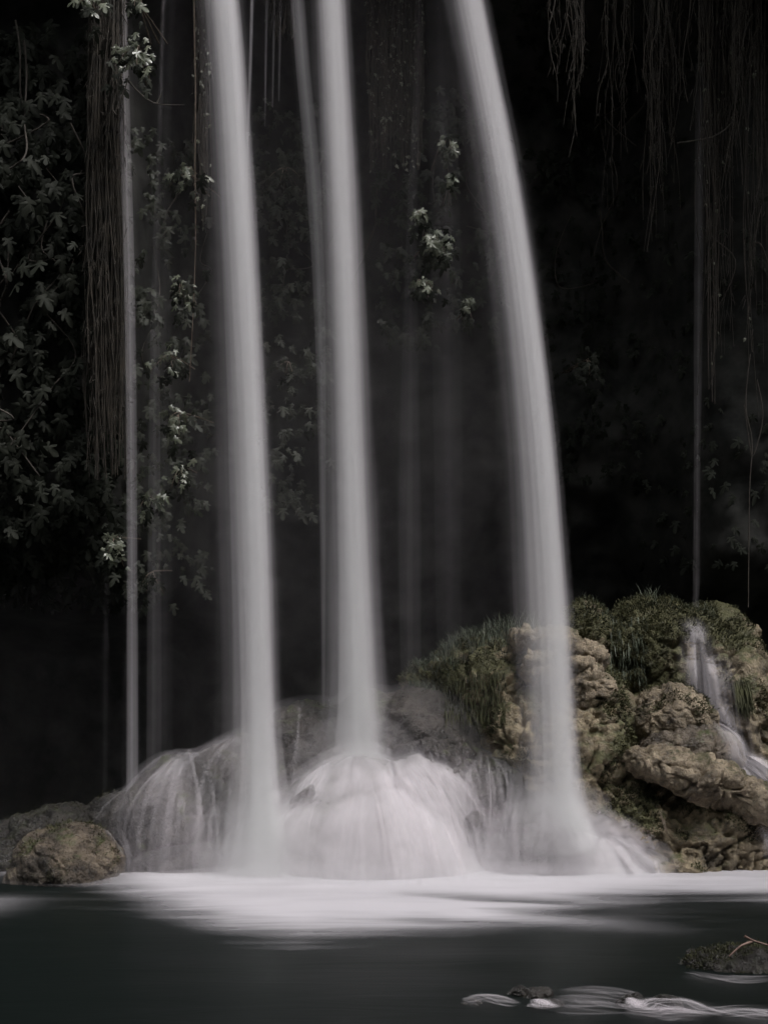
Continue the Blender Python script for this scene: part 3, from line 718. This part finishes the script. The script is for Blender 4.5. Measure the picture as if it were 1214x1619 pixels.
# small riffle in front, humps of white water around the stones
def riffle(label, ctrl, seed, hw=0.05, al=0.6, hump=0.05):
    """hump of water along a line, whitest on its crest, streaked along the flow"""
    P = resample([tuple(W(px, py, d)) for px, py, d in ctrl], 60)
    n, k = 60, 25
    T = np.gradient(P[:, :2], axis=0); T /= np.linalg.norm(T, axis=1)[:, None]; S = np.stack([-T[:, 1], T[:, 0]], 1); S = smooth(S, 10)
    u = np.linspace(-1, 1, k); s = np.linspace(0, 1, n)
    hw = hw * 1.5
    wid = hw * (0.5 + 0.9 * np.sin(PI * np.clip(s * 0.9 + 0.05, 0, 1)))
    XY = P[:, None, :2] + S[:, None] * (u[None, :, None] * wid[:, None, None] * 2.2)
    top = np.maximum(P[:, 2] * 0.55, 0.03)[:, None]
    Z = 0.02 + (top - 0.02) * np.exp(-(u[None] * 1.6) ** 2) + hump * 0
    st_ = fbm(np.stack([np.repeat(s * 1.6, k), np.tile(u * 3.4, n), np.full(n * k, seed * 1.7)], 1), 3, 80).reshape(n, k)
    a = 1.35 * al * np.exp(-(u[None] * 1.9) ** 2) * (sstep(0, 0.18, s) * sstep(1, 0.55, s))[:, None] * np.clip(0.8 + 1.3 * st_, 0, 1.4)
    a *= sstep(1.0, 0.75, np.abs(u))[None]
    a *= 0.13
    V = np.concatenate([XY.reshape(-1, 2), Z.reshape(-1, 1)], 1); loc = V.mean(0)
    me = mesh_np('riffle', V - loc, grid(k, n), M['flow']); attr(me, 'a', np.clip(a, 0, 1).ravel())
    o = tag(obj('riffle', me, None, None, Vector(loc)), label, 'riffle', 'white riffles in the near water')
    r = np.random.default_rng(seed + 70); lines = []
    for j in range(26):
        uo = np.clip(r.normal(0, 0.28), -0.7, 0.7); i0, i1 = sorted(r.integers(0, n, 2)); 
        if i1 - i0 < 18: i0, i1 = max(0, i0 - 15), min(n, i1 + 15)
        sl_ = slice(i0, i1); t_ = np.linspace(0, 1, i1 - i0)
        uu = uo + 0.15 * np.sin(t_ * r.uniform(2, 5) + r.uniform(0, 6))
        xy = P[sl_, :2] + S[sl_] * (uu * wid[sl_] * 2.2)[:, None]
        z_ = 0.03 + (top[sl_, 0] - 0.02) * np.exp(-(uu * 1.6) ** 2)
        pts = np.concatenate([xy, z_[:, None]], 1) - loc
        wv = np.concatenate([S[sl_], np.zeros((i1 - i0, 1))], 1) * (r.uniform(0.014, 0.040) * np.sin(PI * t_) ** 0.5)[:, None]
        lines.append((pts, wv, al * r.uniform(0.12, 0.5) * np.sin(PI * t_)))
    tag(obj('water_strands', strips('water_strands', lines, M['flow']), None, o), kind='stuff')
riffle('soft white curl at the left end of the front riffle', [(728, 1584, 8.5), (755, 1568, 8.5), (790, 1570, 8.45), (825, 1588, 8.4)], 1, 0.05, 0.5)
riffle('bright white lip pouring over the second riffle stone', [(838, 1575, 8.46), (852, 1574, 8.42), (866, 1586, 8.36), (884, 1602, 8.3)], 2, 0.028, 0.95)
riffle('streaky water running between the riffle stones', [(862, 1578, 8.5), (900, 1574, 8.45), (950, 1592, 8.35), (1020, 1616, 8.25)], 3, 0.09, 0.38)
riffle('bright white splash against the middle riffle stone', [(990, 1568, 8.44), (1000, 1571, 8.4), (1005, 1586, 8.34), (1010, 1604, 8.28)], 4, 0.024, 0.95)
riffle('white arc of water curving round the right riffle stone', [(1004, 1598, 8.32), (1030, 1574, 8.36), (1075, 1572, 8.32), (1112, 1594, 8.24), (1150, 1616, 8.15)], 5, 0.07, 0.9)
riffle('faint white line of water below the near mossy rock', [(1086, 1530, 9.3), (1130, 1545, 9.1), (1170, 1552, 9.05), (1235, 1545, 9.1)], 6, 0.06, 0.42)
riffle('white water leaving the picture at lower right', [(1120, 1612, 8.2), (1165, 1600, 8.2), (1225, 1606, 8.15), (1270, 1614, 8.1)], 7, 0.07, 0.85)
riffle('bright broken water along the bottom edge below the arc', [(985, 1600, 8.28), (1030, 1604, 8.22), (1080, 1606, 8.18), (1130, 1618, 8.1)], 9, 0.06, 0.85)
riffle('dim swell of water above the front riffle stones', [(880, 1566, 8.75), (940, 1560, 8.75), (985, 1572, 8.65), (1010, 1584, 8.6)], 8, 0.05, 0.25)

# ------------------------------------------------------------------ spray in the air round the falls
def mist(px, py, d, rx, rz, ry, dens):
    U, Fc = ico(4); k = d / F
    for f_, w_ in (((1.1, 0.45), (0.65, 0.8)) if dens > 0.45 else ((1.0, 0.9),)):
        nz_ = 1 + 0.18 * fbm(U * 1.6 + px * 0.01, 2, 60)
        me = mesh_np('mist', U * nz_[:, None] * np.array([rx * k, ry, rz * k]) * f_, Fc, vol_mat('spray_mist', dens * w_))
        tag(obj('mist', me, None, None, W(px, py, d)), 'pale spray hanging in the air around the falls', 'mist', kind='stuff')
mist(620, 1372, 13.5, 400, 55, 0.7, 0.55)
mist(570, 1335, 13.8, 250, 100, 0.7, 0.42)
mist(885, 1345, 13.7, 110, 85, 0.5, 0.5)
mist(882, 1290, 13.7, 80, 62, 0.42, 0.55)
mist(410, 1350, 13.6, 100, 90, 0.5, 0.6)
mist(566, 1215, 14.35, 110, 75, 0.45, 0.7)
mist(560, 1000, 15.0, 330, 520, 0.6, 0.026)
mist(500, 420, 15.3, 340, 640, 0.6, 0.026)
mist(110, 1150, 14.9, 230, 260, 0.5, 0.012)
mist(960, 1365, 13.6, 115, 45, 0.4, 0.4)
mist(640, 1398, 13.1, 500, 32, 0.8, 0.44)

# ------------------------------------------------------------------ leaves
half = [(0, 0), (0.14, -0.07), (0.36, -0.02), (0.40, 0.12), (0.19, 0.19), (0.36, 0.34), (0.52, 0.52), (0.40, 0.58), (0.13, 0.42), (0.19, 0.66), (0.20, 0.86), (0.08, 1.0), (0, 1.06)]
outl = half + [(-x, y) for x, y in half[-2:0:-1]]
def leaf_verts(droop, fold):
    V = [(0, 0.32)] + outl
    V = np.array([(x, y, -droop * y * y - fold * abs(x) + 0.05 * math.sin(9 * x + 5 * y)) for x, y in V])
    n = len(outl)
    return V, np.array([[0, 1 + i, 1 + (i + 1) % n] for i in range(n)])
LEAVES = [leaf_verts(d_, f_) for d_, f_ in ((0.15, 0.1), (0.35, 0.25), (0.5, -0.2), (0.25, 0.4))]
leaf_me = {k: [mesh_np('leaf', V, Fc, M[k], True) for V, Fc in LEAVES] for k in ('leafdark', 'leafsunlit')}

def leaf_matrix(pos, size, out=Vector((0, -1, 0)), r=rnd, hang=0.9, spread=0.7):
    tip = Vector((r.gauss(0, spread), r.gauss(0, 0.3) - 0.25, -hang)).normalized()
    no = (out + Vector((r.gauss(0, .35), r.gauss(0, .3), 0.45 + r.gauss(0, .35))))
    no = (no - tip * no.dot(tip)).normalized()
    xx = tip.cross(no)
    m = Matrix((xx, tip, no)).transposed().to_4x4()
    return Matrix.Translation(pos) @ m @ Matrix.Scale(size, 4)

def tube_np(pts, rad, seg=5):
    pts = np.asarray(pts, float); n = len(pts); T = np.gradient(pts, axis=0); T /= np.maximum(np.linalg.norm(T, axis=1), 1e-9)[:, None]
    up = np.where(np.abs(T[:, 2:3]) > 0.8, np.array([[1.0, 0, 0]]), np.array([[0, 0, 1.0]]))
    A = np.cross(T, up); A /= np.linalg.norm(A, axis=1)[:, None]; B = np.cross(T, A)
    rad = np.broadcast_to(np.asarray(rad, float), (n,)); th = np.linspace(0, 2 * PI, seg, endpoint=False)
    V = pts[:, None] + rad[:, None, None] * (A[:, None] * np.cos(th)[None, :, None] + B[:, None] * np.sin(th)[None, :, None])
    i = np.arange(n * seg).reshape(n, seg)
    Fq = np.stack([i[:-1], np.roll(i, -1, 1)[:-1], np.roll(i, -1, 1)[1:], i[1:]], -1).reshape(-1, 4)
    return V.reshape(-1, 3), Fq

def merge(parts, name, mat):
    VV, FF, nv = [], [], 0
    for V, Fc in parts:
        VV.append(V); FF.append(Fc + nv); nv += len(V)
    return mesh_np(name, np.concatenate(VV), np.concatenate(FF), mat)

def wall_point(px, py, d0):
    """point on the cliff seen around px,py"""
    o = Vector((0, 0, CAMZ)); t = W(px, py, 10) - o
    h = cliff_bvh.ray_cast(o, t.normalized())
    return h[0] if h[0] is not None else W(px, py, d0)

def leaf_mass(regions, n, r, off=(0.05, 0.55), size=(0.10, 0.2)):
    """joined leaves hanging in front of the cliff over picture regions"""
    parts = []
    tries = 0
    while len(parts) < n and tries < n * 6:
        tries += 1
        x0, x1, y0, y1, w = r.choices(regions, [q[4] for q in regions])[0]
        px, py = r.uniform(x0, x1), r.uniform(y0, y1)
        dn = pn(np.array([[px / 60, py / 60, 3.0]]), 90)[0]
        if dn < r.uniform(-0.45, 0.25): continue
        p = wall_point(px, py, 16) + Vector((0, -r.uniform(*off), 0))
        mt = np.array(leaf_matrix(p, r.uniform(*size), r=r))
        V, Fc = LEAVES[r.randrange(4)]
        parts.append((V @ mt[:3, :3].T + mt[:3, 3], Fc))
    return parts

def leaf_things(root, pts, key, size, r, name='leaf', spread=0.7):
    for p in pts:
        o = obj(name, r.choice(leaf_me[key]), None, root)
        o.matrix_local = leaf_matrix(Vector(p) - root.location, r.uniform(*size), r=r, spread=spread)

# left wall: a big climbing fig, 300 leaves of its own, the rest one mass behind them
r = random.Random(5)
climber = thing('climbing_fig', (-3.6, 15.1, 3.0), 'dark climbing fig covering the cliff left of the falls', 'climber')
pts = []
while len(pts) < 300:
    px, py = r.uniform(-20, 205), r.uniform(180, 940)
    if py > 850 and px < 60 and r.random() < .5: continue
    if 135 < px < 200 and py < 640 and r.random() < 0.85: continue
    dn = pn(np.array([[px / 70, py / 70, 1.0]]), 91)[0]
    if dn < r.uniform(-0.5, 0.2): continue
    pts.append(wall_point(px, py, 15) + Vector((0, -r.uniform(0.35, 0.75), 0)))
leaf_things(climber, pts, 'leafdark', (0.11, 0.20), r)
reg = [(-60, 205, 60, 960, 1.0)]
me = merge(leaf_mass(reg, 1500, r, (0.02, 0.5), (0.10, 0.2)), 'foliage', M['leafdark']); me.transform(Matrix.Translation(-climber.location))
tag(obj('foliage', me, None, climber), kind='stuff')
for k in range(14):
    px, py = r.uniform(-10, 180), r.uniform(-20, 600)
    c = [tuple(wall_point(px + r.gauss(0, 14) + 60 * r.uniform(-1, 1) * j / 4, py + j * r.uniform(30, 70), 15) + Vector((0, -r.uniform(.4, .7), 0))) for j in range(5)]
    V, Fc = tube_np(resample(c, 26) - np.array(climber.location), r.uniform(0.006, 0.013))
    obj('stem', mesh_np('stem', V, Fc, M['stemdark']), None, climber)

# dim foliage on the back wall behind and between the falls
def wall_plant(label, regions, n, seed, off=(0.3, 1.1), size=(0.06, 0.15), lm='leafmid'):
    r = random.Random(seed)
    x0, x1, y0, y1, _ = regions[0]
    root = thing('wall_creeper', wall_point((x0 + x1) / 2, y1, 16), label, 'creeper', 'creepers on the back wall')
    me = merge(leaf_mass(regions, n, r, off, size), 'foliage', M[lm]); me.transform(Matrix.Translation(-root.location))
    tag(obj('foliage', me, None, root), kind='stuff')
    for k in range(5):
        px, py = r.uniform(x0, x1), r.uniform(y0, (y0 + y1) / 2)
        c = [tuple(wall_point(px + r.gauss(0, 12) * j, py + j * r.uniform(30, 60), 16) + Vector((0, -r.uniform(.2, .5), 0))) for j in range(4)]
        V, Fc = tube_np(resample(c, 18) - np.array(root.location), r.uniform(0.006, 0.012))
        obj('stem', mesh_np('stem', V, Fc, M['stemdark']), None, root)
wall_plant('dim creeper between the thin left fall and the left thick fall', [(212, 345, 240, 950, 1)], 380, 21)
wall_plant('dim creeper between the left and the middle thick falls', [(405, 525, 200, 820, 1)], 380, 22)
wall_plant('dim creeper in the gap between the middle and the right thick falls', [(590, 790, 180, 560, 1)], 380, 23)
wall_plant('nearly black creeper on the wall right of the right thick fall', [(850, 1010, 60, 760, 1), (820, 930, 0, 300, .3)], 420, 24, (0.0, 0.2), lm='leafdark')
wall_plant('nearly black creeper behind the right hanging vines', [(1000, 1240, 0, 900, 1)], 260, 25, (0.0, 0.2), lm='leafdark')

# leafy sprigs off the wall, sunlight on them put into paler leaf colour
SPRIGS = [
 (140, 18, 14.0, 7, 26, 'big-leaved sunlit-toned sprig at the top edge over the dark root column'),
 (216, 92, 13.9, 18, 30, 'bright leafy fig sprig over the top of the thin left fall'),
 (215, 6, 13.95, 5, 14, 'few sunlit-toned leaves at the top edge above the bright sprig'),
 (290, 280, 15.0, 8, 22, 'small leafy sprig beside the brown vine, upper left gap'),
 (283, 465, 15.0, 9, 24, 'sunlit-toned drooping sprig halfway down the upper left gap'),
 (266, 580, 15.0, 8, 26, 'sprig with brown twig halfway down between thin and thick left falls'),
 (284, 672, 15.0, 10, 26, 'leafy sprig left of the lower half of the left thick fall'),
 (284, 760, 15.0, 9, 28, 'hanging sprig below the leafy sprig in the left gap'),
 (234, 798, 15.0, 8, 20, 'sunlit-toned sprig just right of the thin left fall, low'),
 (180, 872, 14.4, 11, 26, 'bright sprig just left of the thin left fall, at the overhang edge'),
 (238, 925, 15.0, 8, 24, 'lowest dim sprig right of the thin left fall'),
 (686, 398, 15.0, 20, 30, 'bright leafy sprig in the gap left of the right thick fall'),
 (668, 458, 15.0, 7, 16, 'sunlit-toned leaves hanging under the bright sprig in the right gap'),
 (668, 345, 15.0, 6, 12, 'small sunlit-toned sprig above the bright sprig in the right gap'),
 (740, 484, 15.0, 6, 12, 'small bright sprig close left of the right thick fall'),
 (712, 288, 15.0, 6, 12, 'tiny sunlit-toned sprig high in the right gap'),
 (698, 235, 15.4, 7, 18, 'dry twiggy sprig at the top of the right gap'),
 (450, 285, 15.9, 10, 28, 'dim leafy sprig between the left and middle thick falls'),
 (455, 590, 15.9, 8, 24, 'small dim sprig right of the left thick fall, halfway down'),
 (930, 585, 15.9, 8, 22, 'dim leafy sprig on the black wall right of the right fall'),
]
for i, (px, py, d, n, sp, lab) in enumerate(SPRIGS):
    r = random.Random(300 + i)
    root = thing('fig_sprig', W(px, py - sp * 0.8, d), lab, 'sprig', 'fig sprigs among the falls')
    k = d / F; base = root.location
    br = []
    for b_ in range(3):
        e = Vector((max(-1, min(1, r.gauss(0, 0.7))) * sp * k, r.gauss(-0.05, 0.08), -r.uniform(0.3, 1.7) * sp * k))
        c = [(r.gauss(0, .1), 1.3, 0.12), (0, 0.2, 0.03), tuple(e * 0.5 + Vector((0, 0, 0.02))), tuple(e)]
        P = resample(c, 14); br.append(P)
        V, Fc = tube_np(P, np.linspace(0.008, 0.003, 14)); obj('stem', mesh_np('stem', V, Fc, M['stem']), None, root)
    pts = []
    for j in range(int(n * 2.0)):
        P = br[j % 3]; q = Vector(P[r.randrange(6, 14)]) + Vector((r.gauss(0, .35) * sp * k, r.gauss(0, .06), r.gauss(0, .3) * sp * k))
        pts.append(q + base)
    leaf_things(root, pts, 'leafsunlit' if 'dim' not in lab else 'leafdark', (0.04, 0.105) if d > 14.2 else (0.05, 0.12), r, spread=1.3)
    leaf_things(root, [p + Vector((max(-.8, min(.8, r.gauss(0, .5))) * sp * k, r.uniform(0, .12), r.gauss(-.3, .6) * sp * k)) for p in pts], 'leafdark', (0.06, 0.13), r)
# bare dark branch that carries on right from the bright sprig
root = thing('bare_branch', W(190, 150, 14.0), 'bare dark branch curving right below the bright sprig', 'branch')
for c in ([(186, 172), (198, 140), (204, 120)], [(204, 128), (222, 148), (248, 164), (292, 166)], [(248, 164), (254, 152), (256, 146)], [(185, 182), (178, 170), (186, 140), (192, 96), (182, 78)]):
    P = resample([tuple(W(x, y, 14.0) - root.location) for x, y in c], 16)
    V, Fc = tube_np(P, np.linspace(0.010, 0.004, 16)); obj('twig', mesh_np('twig', V, Fc, M['stemdark']), None, root)

# ------------------------------------------------------------------ hanging roots and vines
def hang(name, label, cat, px0, px1, py0, py1, d, n, mat, rad=(0.004, 0.010), seed=0, group=None, ragged=0.3, sway=5, leafy=0, depth=0.15, fuzz=6):
    r = random.Random(seed)
    root = thing(name, W((px0 + px1) / 2, py1, d), label, cat, group)
    parts, lv = [], []
    for k in range(n):
        x = r.uniform(px0, px1); yb = py1 - (py1 - py0) * ragged * r.random() ** 1.5
        dd = d + r.uniform(-depth, depth); ph = r.uniform(0, 6); fr = r.uniform(1, 3)
        c = [tuple(W(x + sway * (math.sin(fr * t * 2 + ph) + 0.4 * math.sin(fr * 5 * t + ph * 2)) * (0.3 + t), py0 + (yb - py0) * t, dd + 0.02 * math.sin(5 * t + ph)) - root.location) for t in np.linspace(0, 1, 7)]
        P = resample(c, 22); w = r.uniform(*rad)
        parts.append(tube_np(P, np.linspace(w, w * 0.5, 22), 4))
        for j in range(fuzz):
            q = P[r.randrange(20)] + np.array([r.gauss(0, 0.02), r.gauss(0, 0.03), 0]); l_ = r.uniform(0.04, 0.16); e = np.array([r.gauss(0, 0.03), r.gauss(-0.02, 0.03), -l_])
            parts.append(tube_np(np.array([q, q + e * 0.5 + np.array([0, -0.01, 0]), q + e]), np.array([0.004, 0.003, 0.001]) * r.uniform(.6, 1.5), 3))
        for j in range(leafy):
            q = Vector(P[r.randrange(22)])
            mt = np.array(leaf_matrix(q, r.uniform(0.02, 0.05), r=r)); V, Fc = LEAVES[r.randrange(4)]
            lv.append((V @ mt[:3, :3].T + mt[:3, 3], Fc))
    if n <= 6:
        for V, Fc in parts: obj('strand', mesh_np('strand', V, Fc, M[mat]), None, root)
    else:
        tag(obj('strands', merge(parts, 'strands', M[mat]), None, root), kind='stuff')
    if lv: tag(obj('foliage', merge(lv, 'foliage', M['leafsunlit']), None, root), kind='stuff')
    return root
hang('root_column', 'dense brown column of hanging roots beside the thin left fall', 'roots', 146, 194, -60, 760, 14.55, 220, 'root', (0.005, 0.012), 1, ragged=0.6, sway=10, leafy=0, depth=0.22, fuzz=26)
zc = np.linspace(0, 1, 60); th = np.linspace(0, 2 * PI, 40, endpoint=False)
rad = np.interp(zc, [0, 0.08, 0.3, 1], [0.01, 0.05, 0.10, 0.15])
top, bot = W(169, -60, 14.62), W(172, 660, 14.62)
V = np.stack([np.outer(rad, np.cos(th)).ravel() * 1.1, np.outer(rad, np.sin(th)).ravel(), np.repeat(bot.z + (top.z - bot.z) * zc, 40)], 1)
V[:, 0] += np.repeat(bot.x + (top.x - bot.x) * zc, 40); V[:, 1] += bot.y
q = V * np.array([1, 1, 0.35]); rd = np.stack([np.tile(np.cos(th), 60), np.tile(np.sin(th), 60), np.zeros(2400)], 1)
V = V + rd * (0.05 * fbm(q * 5, 3, 97) + 0.02 * fbm(q * 22, 3, 98))[:, None]
i_ = np.arange(2400).reshape(60, 40)
Fq = np.stack([i_[:-1], np.roll(i_, -1, 1)[:-1], np.roll(i_, -1, 1)[1:], i_[1:]], -1).reshape(-1, 4)
rc = bpy.data.objects['root_column']
obj('root_mat', mesh_np('root_mat', V - np.array(rc.location), Fq, M['root']), None, rc)
hang('root_curtain', 'mossy curtain of roots with tiny leaves right of the middle fall', 'roots', 582, 668, -60, 270, 15.9, 150, 'root', (0.004, 0.010), 2, ragged=0.6, sway=3, leafy=3)
hang('root_clump', 'small brown root clump at the top between two thick falls', 'roots', 424, 462, -60, 62, 15.5, 60, 'root', (0.004, 0.010), 3, ragged=0.5, sway=3)
hang('root_curtain', 'thin dark roots right of the thin bright thread, upper left gap', 'roots', 308, 332, -60, 360, 15.6, 40, 'root', (0.003, 0.007), 4, ragged=0.6, sway=4, leafy=2)
hang('hanging_vine', 'single brown vine hanging left of the left thick fall', 'vine', 303, 309, -60, 760, 15.2, 1, 'stem', (0.008, 0.010), 5, sway=4)
VB = [(898, 925, 250, 24), (955, 985, 330, 14), (985, 1000, 200, 10), (1020, 1042, 400, 26), (1040, 1070, 300, 22), (1062, 1080, 390, 8), (1090, 1110, 220, 8), (1110, 1130, 640, 26), (1130, 1155, 560, 30), (1150, 1172, 300, 28), (1172, 1195, 560, 16), (1190, 1216, 700, 18), (1160, 1215, 200, 30), (870, 890, 180, 8)]
VL = ['dark vine bundle nearest the right thick fall at top right', 'pale dark-barked vine bundle second from the right fall', 'short vine bundle beside the long dim one, top right',
      'long ragged vine bundle ending in a frayed tip over the black hollow', 'bent vine bundle right of the frayed one', 'thin vines in the middle of the right wall', 'short thin vines above the faint right fall',
      'glinting vine column right of the faint far-right fall', 'brown mossy root column at the right, beside the glinting one', 'bushy short vine bundle at upper right', 'loose long vines at the right with curled ends',
      'longest thin vines along the right picture edge', 'tangle of short vines in the top right corner', 'thin short vines just right of the right fall top']
for i, (x0, x1, yb, n) in enumerate(VB):
    hang('hanging_vine', VL[i], 'vine', x0, x1, -70, yb, 15.1 + 0.12 * (i % 3), max(3, int(n * 0.7)), 'root', (0.003, 0.009), 60 + i, 'vines on the right wall', ragged=0.7, sway=9, leafy=1 if i in (7, 8, 10) else 0, depth=0.3, fuzz=10)
# looping tendrils upper right and far right
TEND = [([(1170, 95), (1175, 60), (1184, 30), (1190, 22)], 'pale crooked twig at the upper right'), ([(1165, 110), (1160, 180), (1150, 200), (1120, 218), (1070, 226)], 'thin tendril looping left at the upper right'),
        ([(1185, 560), (1178, 640), (1188, 700), (1184, 780), (1182, 960)], 'long lone tendril hanging low near the right edge'), ([(1196, 600), (1205, 660), (1190, 720), (1184, 700), (1176, 640)], 'curled tendril end near the right edge'),
        ]
for c, lab in TEND:
    root = thing('tendril', W(*c[-1], 14.9), lab, 'tendril', 'loose tendrils on the right wall')
    P = resample([tuple(W(x, y, 14.9) - root.location) for x, y in c], 24); V, Fc = tube_np(P, 0.006)
    obj('strand', mesh_np('strand', V, Fc, M['stemdark']), None, root)

# ------------------------------------------------------------------ grass, moss and small things on the mound
def blades(pts, r, h=(0.08, 0.22), w=0.0035, lean=0.8, droop=0.0):
    parts = []
    for p in pts:
        H = r.uniform(*h); a = r.uniform(0, 2 * PI); l = lean * H * r.uniform(0.3, 1.3)
        d = Vector((math.cos(a), math.sin(a), 0)); s = Vector((-d.y, d.x, 0)) * w * r.uniform(.6, 1.4)
        sg = -1 if droop else 1
        p0, p1, p2 = p, p + d * l * 0.35 + Vector((0, -droop * 0.3 * H, sg * H * 0.55)), p + d * l + Vector((0, -droop * 0.35 * H, sg * H * (0.92 if not droop else 1)))
        V = np.array([p0 - s, p0 + s, p1 - s * .8, p1 + s * .8, p2 - s * 0.1, p2 + s * 0.1]); parts.append((V, np.array([[0, 1, 3, 2], [2, 3, 5, 4]])))
    return parts

def on_rock_down(x0, x1, y0, y1, n, r, zmin=0.3):
    pts = []
    for _ in range(n * 4):
        x, y = r.uniform(x0, x1), r.uniform(y0, y1)
        h = rock_bvh.ray_cast(Vector((x, y, 6)), Vector((0, 0, -1)))
        if h[0] is not None and h[0].z > zmin and h[1].z > 0.25: pts.append(h[0] - Vector((0, 0, 0.01)))
        if len(pts) >= n: break
    return pts

r = random.Random(77)
def grass_tuft(label, px0, px1, y0, y1, n, h, seed, zmin=1.0):
    r = random.Random(seed)
    d = (y0 + y1) / 2
    pts = on_rock_down((px0 - 607) / F * d, (px1 - 607) / F * d, y0, y1, n, r, zmin)
    if not pts: return
    root = thing('grass_tuft', sum(pts, Vector()) / len(pts), label, 'grass', 'grass tufts on the mound')
    me = merge(blades(pts, r, h), 'blades', M['grass']); me.transform(Matrix.Translation(-root.location))
    tag(obj('blades', me, None, root), kind='stuff')
grass_tuft('short grass at the left end of the mound ridge', 645, 720, 15.0, 15.9, 1200, (0.04, 0.12), 1)
grass_tuft('taller grass on the middle of the ridge left of the right fall', 700, 790, 15.1, 15.9, 1500, (0.05, 0.17), 2)
grass_tuft('wispy tall grass right behind the right thick fall', 780, 850, 15.1, 15.9, 500, (0.06, 0.28), 3)
grass_tuft('small grass tuft on the mound just right of the right fall', 915, 960, 15.2, 16.0, 160, (0.04, 0.12), 4)
grass_tuft('small upright tuft at the very top of the mound', 1020, 1050, 15.4, 16.0, 60, (0.08, 0.22), 5)
grass_tuft('arching dark grass on the right shoulder of the mound', 1055, 1130, 15.3, 16.0, 260, (0.04, 0.11), 6)

def front_points(px0, px1, py0, py1, n, r):
    pts = []; o = Vector((0, 0, CAMZ))
    for _ in range(n * 2):
        h = rock_bvh.ray_cast(o, (W(r.uniform(px0, px1), r.uniform(py0, py1), 10) - o).normalized())
        if h[0] is not None and 12 < h[0].y < 16.5: pts.append((h[0], h[1]))
        if len(pts) >= n: break
    return pts
def drooping(name, label, cat, px0, px1, py0, py1, n, h, seed, mat='grass', w=0.006):
    r = random.Random(seed)
    pts = [p + q * 0.02 for p, q in front_points(px0, px1, py0, py1, n, r)]
    if not pts: return
    root = thing(name, pts[0], label, cat)
    me = merge(blades(pts, r, h, w, 0.25, 1.0), 'blades', M[mat]); me.transform(Matrix.Translation(-root.location))
    tag(obj('blades', me, None, root), kind='stuff')
drooping('drooping_grass', 'grey-green grass hanging down the dark cleft of the mound', 'grass', 962, 1022, 975, 1075, 420, (0.04, 0.13), 81, w=0.004)
drooping('hanging_moss', 'dark green tongue of hanging moss right of the small cascade', 'moss', 1158, 1184, 1075, 1100, 260, (0.18, 0.30), 82, 'moss', 0.007)
drooping('drooping_grass', 'brown-green hanging growth on the slope left of the right fall', 'grass', 700, 800, 1060, 1140, 700, (0.05, 0.14), 83, 'moss', 0.006)

# moss cushions as fuzz on the mossy rocks
def moss_on(key, n, seed, zmin=-0.2, h=(0.012, 0.04), thr=-0.05, extra=0.0):
    o, V, Fc, nr = rocks[key]; r = np.random.default_rng(seed)
    nz = pn(V * 3.3, 33) + 0.35 * nr[:, 2] + extra
    ok = np.where((nz > thr) & (nr[:, 1] < 0.5) & (nr[:, 2] > zmin))[0]
    if len(ok) == 0: return
    idx = r.choice(ok, n); P = V[idx] + r.normal(0, 0.012, (n, 3)); Nn = nr[idx]
    D = Nn + r.normal(0, 0.5, (n, 3)); D /= np.linalg.norm(D, axis=1)[:, None]
    S = np.cross(D, r.normal(size=(n, 3))); S /= np.linalg.norm(S, axis=1)[:, None]
    hh = r.uniform(*h, n)[:, None]; ww = hh * 0.22
    VV = np.stack([P - S * ww, P + S * ww, P + D * hh], 1).reshape(-1, 3) - np.array(o.location)
    me = mesh_np('moss', VV, np.arange(n * 3).reshape(n, 3), M['moss'], False)
    tag(obj('moss', me, None, o), kind='stuff')
for i, (k, n) in enumerate([('ridge', 3000), ('fore', 7000)]):
    moss_on(k, n, 900 + i, h=(0.008, 0.024), thr=0.1)
for i, (k, n) in enumerate([('bump', 2500), ('leftb', 1200)]):
    moss_on(k, n, 940 + i, thr=0.28)
o, V, Fc, nr = rocks['mound']
at = np.empty(len(V), np.float32); o.data.attributes['moss'].data.foreach_get('value', at)
moss_on('mound', 60000, 950, thr=0.45, extra=at * 0.9)

# dead leaf and twigs
root = thing('dead_leaf', W(1050, 1300, 13.45), 'narrow pale dead leaf lying on the brown rock slope', 'leaf')
h = front_points(1049, 1051, 1298, 1302, 1, random.Random(1))
if h: root.location = h[0][0] + h[0][1] * 0.02
V = np.array([(-0.05, 0, 0.13), (-0.035, -0.01, 0.10), (0.005, -0.02, 0.02), (0.035, -0.01, -0.10), (0.05, 0, -0.14), (0.01, -0.005, -0.08), (-0.02, -0.005, 0.02)])
obj('blade', mesh_np('blade', V, np.array([[0, 1, 6], [1, 2, 6], [6, 2, 5], [2, 3, 5], [5, 3, 4]]), plain_mat('dead_leaf_mat', (0.3, 0.24, 0.18), (0.45, 0.38, 0.3))), None, root)
root = thing('broken_twig', W(1178, 1488, 9.5), 'reddish forked twig lying over the near mossy rock', 'twig')
for c in ([(1176, 1480, 9.5), (1195, 1489, 9.5), (1235, 1500, 9.5)], [(1188, 1489, 9.5), (1170, 1496, 9.45), (1152, 1512, 9.4)]):
    P = resample([tuple(W(*q) - root.location) for q in c], 12); V, Fc = tube_np(P, np.linspace(0.011, 0.005, 12), 6); obj('twig', mesh_np('twig', V, Fc, M['twig']), None, root)
print('objects', len(bpy.data.objects), 'tris', sum(len(o.data.polygons) for o in bpy.data.objects if o.type == 'MESH'))
